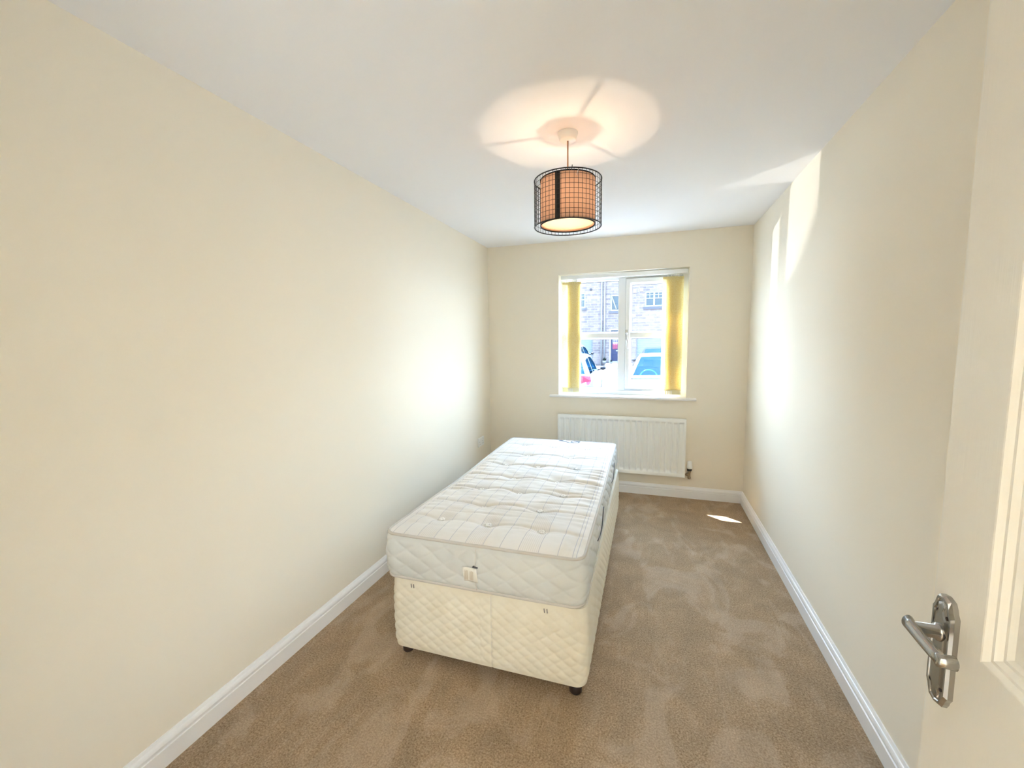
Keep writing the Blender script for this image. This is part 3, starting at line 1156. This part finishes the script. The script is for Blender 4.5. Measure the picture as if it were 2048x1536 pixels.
for z, r in ((CT, 0.0026), (CB, 0.0026)):
    cg.tube([(LX + RC * cos(2 * pi * k / 64), LY + RC * sin(2 * pi * k / 64), z) for k in range(64)], r, 6, closed=True)
for i in range(1, 10):
    z = CB + (CT - CB) * i / 10
    cg.tube([(LX + RC * cos(2 * pi * k / 48), LY + RC * sin(2 * pi * k / 48), z) for k in range(48)], 0.0010, 4, closed=True)
for k in range(52):
    a = 2 * pi * k / 52
    cg.tube([(LX + RC * cos(a), LY + RC * sin(a), CB), (LX + RC * cos(a), LY + RC * sin(a), CT)], 0.0010, 4, cap=False)
cgo = cg.build('wire_cage', M['wire'], lamp)
cl = MB()
ac = math.atan2(-0.95, 0.3)
cl.tube([(LX + (RC - 0.012) * cos(ac), LY + (RC - 0.012) * sin(ac), CT - 0.006), (LX + (RC + 0.006) * cos(ac), LY + (RC + 0.006) * sin(ac), CT + 0.008)], 0.0016, 6)
cl.build('wire_tie', M['wire'], cgo)

# ------------------------------------------------------------------ open door on the right
DA = R(-91.2)
DE = Vector((0.410, 0.760, 0))       # free edge, hall side face
du = Vector((cos(DA), sin(DA), 0))   # towards the hinge
dn = Vector((-1, 0.021, 0)).normalized()     # out of the visible face, to the camera
door = tag(empty('door_1', DE + du * 0.762), 'white grained panel door standing open, with worn chrome lever handle', 'door', kind='structure')


def dpt(u, z, d):
    """u from the free edge, d out of the visible face"""
    return DE + du * u + dn * d + Vector((0, 0, z))


leaf = MB()
DWD, DH = 0.762, 1.985
panels = [(0.100, 0.335, 1.040, 1.875), (0.427, 0.662, 1.040, 1.875), (0.100, 0.335, 0.215, 0.830), (0.427, 0.662, 0.215, 0.830)]
us = sorted({0, DWD, *[p[0] for p in panels], *[p[1] for p in panels]})
zs2 = sorted({0.008, DH, *[p[2] for p in panels], *[p[3] for p in panels]})
for side, off in ((0, 0.0), (1, -0.035)):
    sgn = 1 if side == 0 else -1
    for ua, ub in zip(us, us[1:]):
        for za, zb in zip(zs2, zs2[1:]):
            if any(p[0] <= (ua + ub) / 2 <= p[1] and p[2] <= (za + zb) / 2 <= p[3] for p in panels):
                leaf.rects((ua, ub, za, zb), [(0, off), (0.002, off - sgn * 0.0005), (0.007, off - sgn * 0.0060), (0.011, off - sgn * 0.0062), (0.016, off - sgn * 0.0120),
                                              (0.020, off - sgn * 0.0122), (0.025, off - sgn * 0.0165), (0.036, off - sgn * 0.0165), (0.042, off - sgn * 0.0130), (0.056, off - sgn * 0.0120)],
                           lambda a, b, d: dpt(a, b, d))
            else:
                leaf.add([dpt(ua, za, off), dpt(ub, za, off), dpt(ub, zb, off), dpt(ua, zb, off)], [(0, 1, 2, 3)])
for (ua, za), (ub, zb) in (((0, 0.008), (DWD, 0.008)), ((DWD, 0.008), (DWD, DH)), ((DWD, DH), (0, DH)), ((0, DH), (0, 0.008))):
    leaf.add([dpt(ua, za, 0), dpt(ub, zb, 0), dpt(ub, zb, -0.035), dpt(ua, za, -0.035)], [(0, 1, 2, 3)])
leaf.build('leaf', M['door'], door)
# handle: shaped back plate, four screws, lever with returned end
bp = MB()
pc, zc0, zc1 = 0.037, 0.927, 1.090
hw_ = 0.0225


def plate_outline(k):
    o = []
    hw = hw_ - k
    top = [(-hw, -0.022), (-hw + 0.004, -0.016), (-hw + 0.006, -0.010), (-hw * 0.55, -0.003), (0, 0.0)]
    z1 = zc1 - k
    z0 = zc0 + k
    pts = [(x, z1 + dz) for x, dz in top] + [(-x, z1 + dz) for x, dz in top[-2::-1]]
    pts += [(-x, z0 - dz) for x, dz in top] + [(x, z0 - dz) for x, dz in top[-2::-1]]
    return [(pc + x, z) for x, z in pts]


loops = [(0.0, 0.0), (0.0, 0.006), (0.0025, 0.0095), (0.0055, 0.0095), (0.0065, 0.0080), (0.0085, 0.0080), (0.0105, 0.0098), (0.013, 0.0105)]
n_o = len(plate_outline(0))
vs = [dpt(u, z, dd) for k, dd in loops for u, z in plate_outline(k)]
fs = [(i * n_o + j, i * n_o + (j + 1) % n_o, (i + 1) * n_o + (j + 1) % n_o, (i + 1) * n_o + j) for i in range(len(loops) - 1) for j in range(n_o)]
fs.append(tuple(range((len(loops) - 1) * n_o, len(loops) * n_o)))
bp.add(vs, fs)
hnd = bp.build('door_handle', M['chrome'], door)
hnd['label'] = 'worn chrome lever handle on a shaped plate'
for z in (zc1 - 0.028, zc0 + 0.028):
    for x in (-0.011, 0.011):
        sw = MB()
        c = dpt(pc + x, z, 0.0095)
        sw.lathe([(0.0032, 0.0022), (0.0026, 0.0), (0.0012, -0.0004)], c, 'x', 10)
        sw.build('screw', M['foot'], hnd)
zl = 1.035
lv = MB()


def sweep_dpts(mb, pts, sizes, n=12):
    """tube with elliptical section through (u,z,d) points; sizes (a,b): half width in the travel plane, half height"""
    P = [dpt(*p) for p in pts]
    vs = []
    for i, p in enumerate(P):
        a = P[max(0, i - 1)]
        b = P[min(len(P) - 1, i + 1)]
        t = (b - a).normalized()
        up = Vector((0, 0, 1))
        sd = t.cross(up).normalized()
        for k in range(n):
            an = 2 * pi * k / n
            vs.append(p + sd * (sizes[i][0] * cos(an)) + up * (sizes[i][1] * sin(an)))
    fs = [(i * n + k, i * n + (k + 1) % n, (i + 1) * n + (k + 1) % n, (i + 1) * n + k) for i in range(len(P) - 1) for k in range(n)]
    fs += [tuple(range(n))[::-1], tuple(range((len(P) - 1) * n, len(P) * n))]
    mb.add(vs, fs, True)


sweep_dpts(lv, [(pc, zl, 0.009), (pc, zl, 0.014), (pc, zl, 0.0145), (pc, zl, 0.038)], [(0.013, 0.013), (0.012, 0.012), (0.0095, 0.0095), (0.0080, 0.0090)], 16)
sweep_dpts(lv, [(pc - 0.012, zl + 0.001, 0.0405), (pc - 0.0119, zl + 0.001, 0.0405), (pc, zl, 0.0405), (pc + 0.025, zl - 0.001, 0.0405), (pc + 0.055, zl - 0.002, 0.0395), (pc + 0.066, zl - 0.002, 0.0385)],
           [(0.006, 0.0085), (0.0075, 0.0105), (0.0072, 0.0095), (0.0072, 0.0088), (0.0076, 0.0088), (0.0074, 0.0090)], 14)
sweep_dpts(lv, [(pc + 0.0645, zl - 0.002, 0.0455), (pc + 0.0645, zl - 0.002, 0.0445), (pc + 0.065, zl - 0.002, 0.036), (pc + 0.066, zl - 0.002, 0.025), (pc + 0.066, zl - 0.002, 0.024)], [(0.004, 0.006), (0.0075, 0.0085), (0.0078, 0.0090), (0.0082, 0.0095), (0.006, 0.007)], 14)
lv.build('lever', M['chrome'], hnd)
# door lining behind the camera
ln = MB()
for x0, x1 in ((DX0 - 0.0, DX0 + 0.022), (DX1 - 0.010, DX1)):
    ln.box(x0, x1, YB - 0.13, YB + 0.010, 0, 2.02)
ln.box(DX0, DX1, YB - 0.13, YB + 0.010, 1.998, 2.02)
struct(ln.build('trim_2', M['gloss']), 'white door lining around the doorway', 'door frame')

# unseen fill lamp added behind the doorway to brighten the room
hl = thing('hall_fill_lamp', 'round fill lamp added unseen on the landing behind the doorway', 'ceiling lamp', (0.0, -1.1, H))
MB().lathe([(0.15, H), (0.15, H - 0.02), (0.14, H - 0.024)], (0, -1.1, 0), 'z', 32, cap0=False).build('fill_lamp_base', M['white_plastic'], hl)
MB().lathe([(0.138, H - 0.022), (0.132, H - 0.045), (0.10, H - 0.065), (0.04, H - 0.075), (0.002, H - 0.076)], (0, -1.1, 0), 'z', 32, cap0=False).build('fill_lamp_diffuser', M['hall_fill'], hl)
hp = add_light('hall_fill_light', 'POINT', (0, -1.1, H - 0.16), 1.0, (1.0, 0.88, 0.70), shadow_soft_size=0.12)

# ------------------------------------------------------------------ outside: ground
def gz(y):
    return -0.35 if y < 14 else -0.35 + (y - 14) / 12 * 0.27


struct(MB().add([(-30, D + 0.2, -0.35), (30, D + 0.2, -0.35), (30, 14, -0.35), (-30, 14, -0.35)], [(0, 1, 2, 3)]).build('road', M['asphalt']),
       'grey parking court outside the window', 'road')
struct(MB().add([(-30, 14, -0.35), (30, 14, -0.35), (30, 26.2, gz(26.2)), (-30, 26.2, gz(26.2))], [(0, 1, 2, 3)]).build('driveway', M['paving']),
       'pale block paved drive before the brick houses', 'driveway')

# unseen slab added outside to keep direct sun off the left pane
blocker = thing('sun_blocker', 'added sun blocking slab, unseen outside above and left of the window', 'canopy', (-1.6, D + 0.2, 2.62))
MB().box(-2.9, -0.60, D + 0.2, D + 1.15, 2.62, 2.76, 0.01).build('blocker_slab', M['ext_pipe'], blocker)
for x in (-2.7, -1.3):
    MB().prism([(D + 0.2, 2.22), (D + 0.25, 2.22), (D + 0.95, 2.62), (D + 0.2, 2.62)], lambda y, z: (x, y, z), lambda y, z: (x + 0.06, y, z)).build('blocker_bracket', M['ext_pipe'], blocker)

# ------------------------------------------------------------------ outside: row of houses
YH = 26.0
house = thing('terraced_house', 'brick terraced house with garage doors across the parking court', 'house', (-1.5, YH, gz(YH)))
wins = [(-4.85, -3.825, 3.433, 4.36), (-2.343, -1.72, 3.20, 4.16), (-0.387, 0.64, 3.381, 4.255), (3.2, 4.2, 3.38, 4.26), (-8.2, -7.2, 3.4, 4.3)]
gars = [(-5.72, -3.38, gz(26), 2.0), (-0.808, 1.53, gz(26), 2.0), (4.0, 6.3, gz(26), 2.0), (-10.2, -7.9, gz(26), 2.0)]
drs = [(-2.395, -1.37, 0.10, 2.16)]
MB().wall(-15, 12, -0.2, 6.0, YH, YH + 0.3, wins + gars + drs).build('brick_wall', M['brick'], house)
rf = MB()
rf.prism([(YH - 0.45, 5.9), (YH + 4.5, 8.6), (YH + 9, 5.9)], lambda y, z: (-15.2, y, z), lambda y, z: (12.2, y, z))
rf.build('roof', M['roof_tile'], house)
for i, (x0, x1, z0, z1) in enumerate(wins):
    wf = MB()
    yf = YH + 0.06
    wf.rects((x0, x1, z0, z1), [(0, yf + 0.05), (0, yf), (0.075, yf), (0.085, yf + 0.03)], pl, cap=False)
    wide = x1 - x0 > 0.8
    xm = (x0 + x1) / 2
    if wide:
        wf.box(xm - 0.045, xm + 0.045, yf + 0.003, yf + 0.05, z0 + 0.05, z1 - 0.05)
        zb = z0 + 0.55 * (z1 - z0)
        zc = z0 + 0.78 * (z1 - z0)
        for xa, xb in ((x0 + 0.07, xm - 0.04), (xm + 0.04, x1 - 0.07)):
            wf.box(xa, xb, yf + 0.004, yf + 0.04, zb - 0.022, zb + 0.022)
            wf.box(xa, xb, yf + 0.006, yf + 0.04, zc - 0.015, zc + 0.015)
            wf.box((xa + xb) / 2 - 0.016, (xa + xb) / 2 + 0.016, yf + 0.005, yf + 0.04, zb, z1 - 0.05)
    else:   # open casement leaning out
        vs = []
        a, b = (x0 + 0.07, z1 - 0.09), (x0 + 0.36, z0 + 0.09)
        wf.tube([(a[0], yf - 0.02, a[1]), (b[0], yf - 0.18, b[1])], 0.032, 6)
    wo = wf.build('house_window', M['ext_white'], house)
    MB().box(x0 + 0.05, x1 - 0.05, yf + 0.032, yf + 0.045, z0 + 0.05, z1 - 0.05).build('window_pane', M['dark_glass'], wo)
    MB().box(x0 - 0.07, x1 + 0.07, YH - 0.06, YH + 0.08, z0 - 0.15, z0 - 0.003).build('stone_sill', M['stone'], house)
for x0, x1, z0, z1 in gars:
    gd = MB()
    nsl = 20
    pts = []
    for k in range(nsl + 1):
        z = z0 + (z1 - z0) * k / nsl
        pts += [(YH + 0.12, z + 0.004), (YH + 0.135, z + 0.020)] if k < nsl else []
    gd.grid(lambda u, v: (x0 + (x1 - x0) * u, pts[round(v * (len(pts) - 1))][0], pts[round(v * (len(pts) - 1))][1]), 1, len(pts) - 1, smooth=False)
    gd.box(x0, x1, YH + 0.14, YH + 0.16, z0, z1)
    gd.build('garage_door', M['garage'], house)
x0, x1, z0, z1 = drs[0]
df = MB()
df.rects((x0, x1, z0, z1), [(0, YH + 0.12), (0, YH + 0.02), (0.10, YH + 0.02), (0.105, YH + 0.06)], pl, cap=False)
df.box(x0, x1, YH - 0.03, YH + 0.02, z0 - 0.02, z0 + 0.06)
df.build('door_frame', M['ext_white'], house)
dl = MB()
dl.rects((x0 + 0.10, x1 - 0.10, z0 + 0.05, z1 - 0.10), [(0, YH + 0.05), (0.11, YH + 0.05), (0.12, YH + 0.062)], pl)
for xa in (x0 + 0.24, x0 + 0.56):
    dl.rects((xa, xa + 0.24, 0.22, 0.70), [(0, YH + 0.06), (0.02, YH + 0.052), (0.05, YH + 0.052), (0.06, YH + 0.058)], pl)
dlo = dl.build('front_door', M['navy'], house)
MB().box(-1.98, -1.66, YH + 0.035, YH + 0.055, 0.80, 0.865, 0.004).build('letter_plate', M['ext_white'], dlo)
MB().box(-2.19, -1.60, YH + 0.044, YH + 0.060, 0.935, 1.75).build('door_poster', M['poster'], dlo)
for px_, zb in ((-2.855, gz(25.9)), (-2.665, 0.15)):
    MB().tube([(px_, YH - 0.06, zb), (px_, YH - 0.06, 5.85)], 0.040, 10).build('downpipe', M['ext_pipe'], house)
MB().lathe([(0.068, 0.0), (0.068, -0.04), (0.05, -0.05)], (-3.496, YH, 4.52), 'y', 20).build('flue_vent', M['trim_dark'], house)
MB().box(-1.045, -0.855, YH - 0.07, YH, 4.19, 4.445, 0.012).build('alarm_box', M['ext_white'], house)
vg = MB()
vg.rects((-0.675, -0.475, 4.27, 4.47), [(0, YH), (0, YH - 0.03), (0.04, YH - 0.03), (0.05, YH - 0.005)], pl)
vg.build('air_vent', M['ext_white'], house)
MB().box(x0 - 0.15, x1 + 0.35, YH - 0.75, YH + 0.12, -0.2, 0.085).build('door_step', M['paving'], house)

for px_, r_, lab in ((-2.62, 0.13, 'dark leafy plant in a pot beside the downpipe by the navy door'), (-2.22, 0.08, 'small grey potted plant beside the white door frame')):
    pt = thing('potted_plant', lab, 'potted plant', (px_, YH - 0.38, 0.085), group='pots by the front door')
    MB().lathe([(r_ * 0.7, 0.0), (r_, r_ * 1.3), (r_ * 0.9, r_ * 1.3)], (px_, YH - 0.38, 0.085), 'z', 16).build('pot', M['pot'], pt)
    fo = MB()
    for k in range(40):
        a, e = 2 * pi * hsh(k, px_), 0.3 + 1.2 * hsh(k, 3)
        d = Vector((cos(a) * cos(e), sin(a) * cos(e), sin(e)))
        sd = Vector((-sin(a), cos(a), 0)) * 0.03
        p = Vector((px_, YH - 0.38, 0.085 + r_ * 1.25))
        q = p + d * (r_ * (1.1 + 0.8 * hsh(k, 8)))
        fo.add([p, (p + q) / 2 + sd, q, (p + q) / 2 - sd], [(0, 1, 2, 3)])
    fo.build('leaves', M['leaf'], pt, normals=False)


# ------------------------------------------------------------------ outside: cars
def interp(tab, x):
    if x <= tab[0][0]:
        return tab[0][1]
    for (xa, a), (xb, b) in zip(tab, tab[1:]):
        if x <= xb:
            f = (x - xa) / (xb - xa)
            return a + (b - a) * f
    return tab[-1][1]


def make_car(name, label, loc, head, paint_m, body_group='cars parked outside the window'):
    """x forward, right hand drive (driver on -y side)"""
    car = thing(name, label, 'car', loc, head, body_group)
    top = [(-2.05, 0.72), (-1.98, 0.90), (-1.85, 0.97), (-1.2, 0.98), (0.0, 0.95), (0.85, 0.94), (1.5, 0.86), (1.85, 0.76), (2.0, 0.64), (2.06, 0.50)]
    wid = [(-2.05, 0.72), (-1.95, 0.80), (-1.6, 0.86), (-0.8, 0.885), (0.8, 0.885), (1.5, 0.85), (1.85, 0.76), (2.0, 0.64), (2.06, 0.50)]
    bot = [(-2.05, 0.36), (-1.8, 0.22), (1.8, 0.20), (2.06, 0.32)]
    xs = [-2.05, -2.02, -1.98, -1.92, -1.85, -1.7, -1.5, -1.2, -0.9, -0.5, 0, 0.4, 0.7, 0.85, 1.1, 1.35, 1.6, 1.75, 1.85, 1.93, 2.0, 2.04, 2.06]

    def section(x):
        t, w, b = interp(top, x), interp(wid, x), interp(bot, x)
        h = t - b
        half = [(0.86 * w, b), (0.97 * w, b + 0.10 * h), (w, b + 0.35 * h), (w, b + 0.62 * h), (0.985 * w, b + 0.80 * h), (0.94 * w, b + 0.94 * h), (0.86 * w, t), (0.5 * w, t + 0.012), (0.0, t + 0.018)]
        return [(-y, z) for y, z in half] + [(y, z) for y, z in half[-2::-1]]
    ns = len(section(0))
    bd = MB()
    vs = [(x, *p) for x in xs for p in section(x)]
    fs = [(i * ns + k, i * ns + k + 1, (i + 1) * ns + k + 1, (i + 1) * ns + k) for i in range(len(xs) - 1) for k in range(ns - 1)]
    fs += [(i * ns + ns - 1, i * ns, (i + 1) * ns, (i + 1) * ns + ns - 1) for i in range(len(xs) - 1)]
    fs += [tuple(range(ns))[::-1], tuple(range((len(xs) - 1) * ns, len(xs) * ns))]
    # leave the cabin floor open: drop the top centre faces under the greenhouse
    keep = []
    for f in fs:
        c = [vs[i] for i in f]
        cx = sum(p[0] for p in c) / len(c)
        cz = min(p[2] for p in c)
        if len(f) == 4 and -1.75 < cx < 0.80 and cz > 0.9 and max(abs(p[1]) for p in c) < 0.80:
            continue
        keep.append(f)
    bd.add(vs, keep, True)
    # greenhouse frame, windows left open
    roof = [(-1.98, 0.96), (-1.62, 1.30), (-1.45, 1.40), (-1.0, 1.45), (-0.5, 1.465), (-0.1, 1.45), (0.15, 1.40), (0.95, 0.95)]
    gx = [-1.98, -1.92, -1.62, -1.45, -1.30, -0.75, -0.65, -0.1, 0.10, 0.15, 0.21, 0.55, 0.85, 0.95]

    def gsec(x):
        zr = interp(roof, x)
        zb = 0.93
        k = max(0.0, (zr - zb) / 0.53)
        wb, wt = 0.80, 0.80 - 0.21 * k
        half = [(wb, zb), (wb - (wb - wt) * 0.12, zb + (zr - zb) * 0.12), (wb - (wb - wt) * 0.80, zb + (zr - zb) * 0.84), (wt - 0.01, zb + (zr - zb) * 0.97), (wt - 0.07, zr), (wt * 0.5, zr + 0.012), (0, zr + 0.016)]
        return [(-y, z) for y, z in half] + [(y, z) for y, z in half[-2::-1]]
    ng = len(gsec(0))
    gl = {'windscreen': MB(), 'rear_window': MB(), 'side_window': MB(), 'side_window2': MB()}
    for i in range(len(gx) - 1):
        xa, xb = gx[i], gx[i + 1]
        sa_, sb_ = gsec(xa), gsec(xb)
        xm = (xa + xb) / 2
        for k in range(ng - 1):
            q = [(xa, *sa_[k]), (xa, *sa_[k + 1]), (xb, *sb_[k + 1]), (xb, *sb_[k])]
            kk = min(k, ng - 2 - k)
            tgt = bd
            if kk >= 4 and 0.15 < xm < 0.86:
                tgt = gl['windscreen']
            elif kk >= 4 and -1.92 < xm < -1.45:
                tgt = gl['rear_window']
            elif kk == 1 and (-1.45 < xm < -0.75 or -0.65 < xm < 0.55) and not (-0.75 < xm < -0.65):
                tgt = gl['side_window'] if k < ng / 2 else gl['side_window2']
            tgt.add(q, [(0, 1, 2, 3)], True)
    bd.build('body', paint_m, car, local=True)
    for nm, mb in gl.items():
        mb.build(nm.rstrip('2'), M['car_glass'], car, local=True)
    inn = MB()
    inn.box(0.45, 0.95, -0.74, 0.74, 0.72, 0.93, 0.04)
    inn.build('dashboard', M['trim_dark'], car, local=True)
    sw = MB()
    sw.tube([(0.36 - 0.05 * sin(a * pi / 12), -0.36 + 0.19 * cos(a * pi / 12), 0.93 + 0.17 * sin(a * pi / 12)) for a in range(24)], 0.016, 8, closed=True)
    sw.build('steering_wheel', M['steel'], car, local=True)
    for xx, ww in ((-0.25, 0.24), (-1.05, 0.30)):
        for yy in (-0.37, 0.37):
            stt = MB()
            stt.box(xx - 0.30, xx + 0.22, yy - ww, yy + ww, 0.45, 0.62, 0.05)
            stt.box(xx - 0.36, xx - 0.22, yy - ww, yy + ww, 0.55, 1.10, 0.05)
            stt.box(xx - 0.34, xx - 0.24, yy - 0.13, yy + 0.13, 1.12, 1.28, 0.03)
            stt.build('seat', M['trim_dark'], car, local=True)
    for sy in (-1, 1):
        mr = MB()
        bm = bmesh.new()
        bmesh.ops.create_uvsphere(bm, u_segments=14, v_segments=8, radius=1.0)
        for v in bm.verts:
            v.co = Vector((0.62 + v.co.x * 0.055, sy * 0.955 + v.co.y * 0.085, 1.01 + v.co.z * 0.06))
        mr.bm(bm, True)
        mr.tube([(0.62, sy * 0.80, 0.95), (0.62, sy * 0.92, 0.99)], 0.025, 6)
        mr.build('wing_mirror', M['trim_dark'], car, local=True)
        for xw in (-1.28, 1.28):
            wh = MB()
            wh.lathe([(0.18, -0.09 * sy), (0.29, -0.10 * sy), (0.32, -0.07 * sy), (0.32, 0.07 * sy), (0.29, 0.10 * sy), (0.22, 0.095 * sy)], (xw, sy * 0.80, 0.32), 'y', 24)
            wo = wh.build('wheel', M['rubber'], car, local=True)
            MB().lathe([(0.21, 0.098 * sy), (0.20, 0.085 * sy), (0.06, 0.10 * sy), (0.03, 0.105 * sy)], (xw, sy * 0.80, 0.32), 'y', 20).build('hubcap', M['steel'], wo, local=True)
        tlm = MB()
        pts = [(0.42, 0.76), (0.80, 0.78), (0.845, 0.86), (0.82, 0.97), (0.62, 1.00), (0.44, 0.92)]

        def rearx(y):
            return -2.055 + max(0.0, (abs(y) - 0.50)) ** 1.6 * 0.75
        tlm.prism(pts, lambda y, z: (rearx(y) - 0.035 + 0.05 * max(0, z - 0.75), sy * y, z), lambda y, z: (rearx(y) + 0.16, sy * y * 0.98, z))
        tlm.build('tail_lamp', M['tail'], car, local=True)
        hm = MB()
        pts = [(0.34, 0.56), (0.60, 0.56), (0.76, 0.66), (0.74, 0.74), (0.55, 0.72)]
        hm.prism(pts, lambda y, z: (2.055 - max(0.0, y - 0.30) ** 1.5 * 0.55 - max(0, z - 0.5) * 0.5, sy * y, z), lambda y, z: (1.70, sy * y, z))
        hm.build('head_lamp', M['head'], car, local=True)
    bmp = MB()
    bmp.box(-2.10, -1.98, -0.66, 0.66, 0.34, 0.50, 0.05)
    bmp.build('rear_bumper', M['trim_dark'], car, local=True)
    return car


def place_car(label, name, x, y, head, paint_m):
    return make_car(name, label, (x, y, gz(y)), R(head), paint_m)


place_car('white hatchback facing the window, windscreen coloured with a blue sky sheen behind the right blind', 'white_car', 0.32, 10.75, -90, M['car_white'])
place_car('white car parked tail to the window, red rear lamp beside the left blind', 'white_car', -2.24, 11.8, 92.5, M['car_white'])
place_car('dark blue car with only its roof showing behind the white hatchback', 'dark_blue_car', 0.36, 16.8, -90, M['car_navy'])
place_car('silver car by the left garage door, seen over the tail of a white car', 'silver_car', -3.75, 20.9, 90, M['car_silver'])
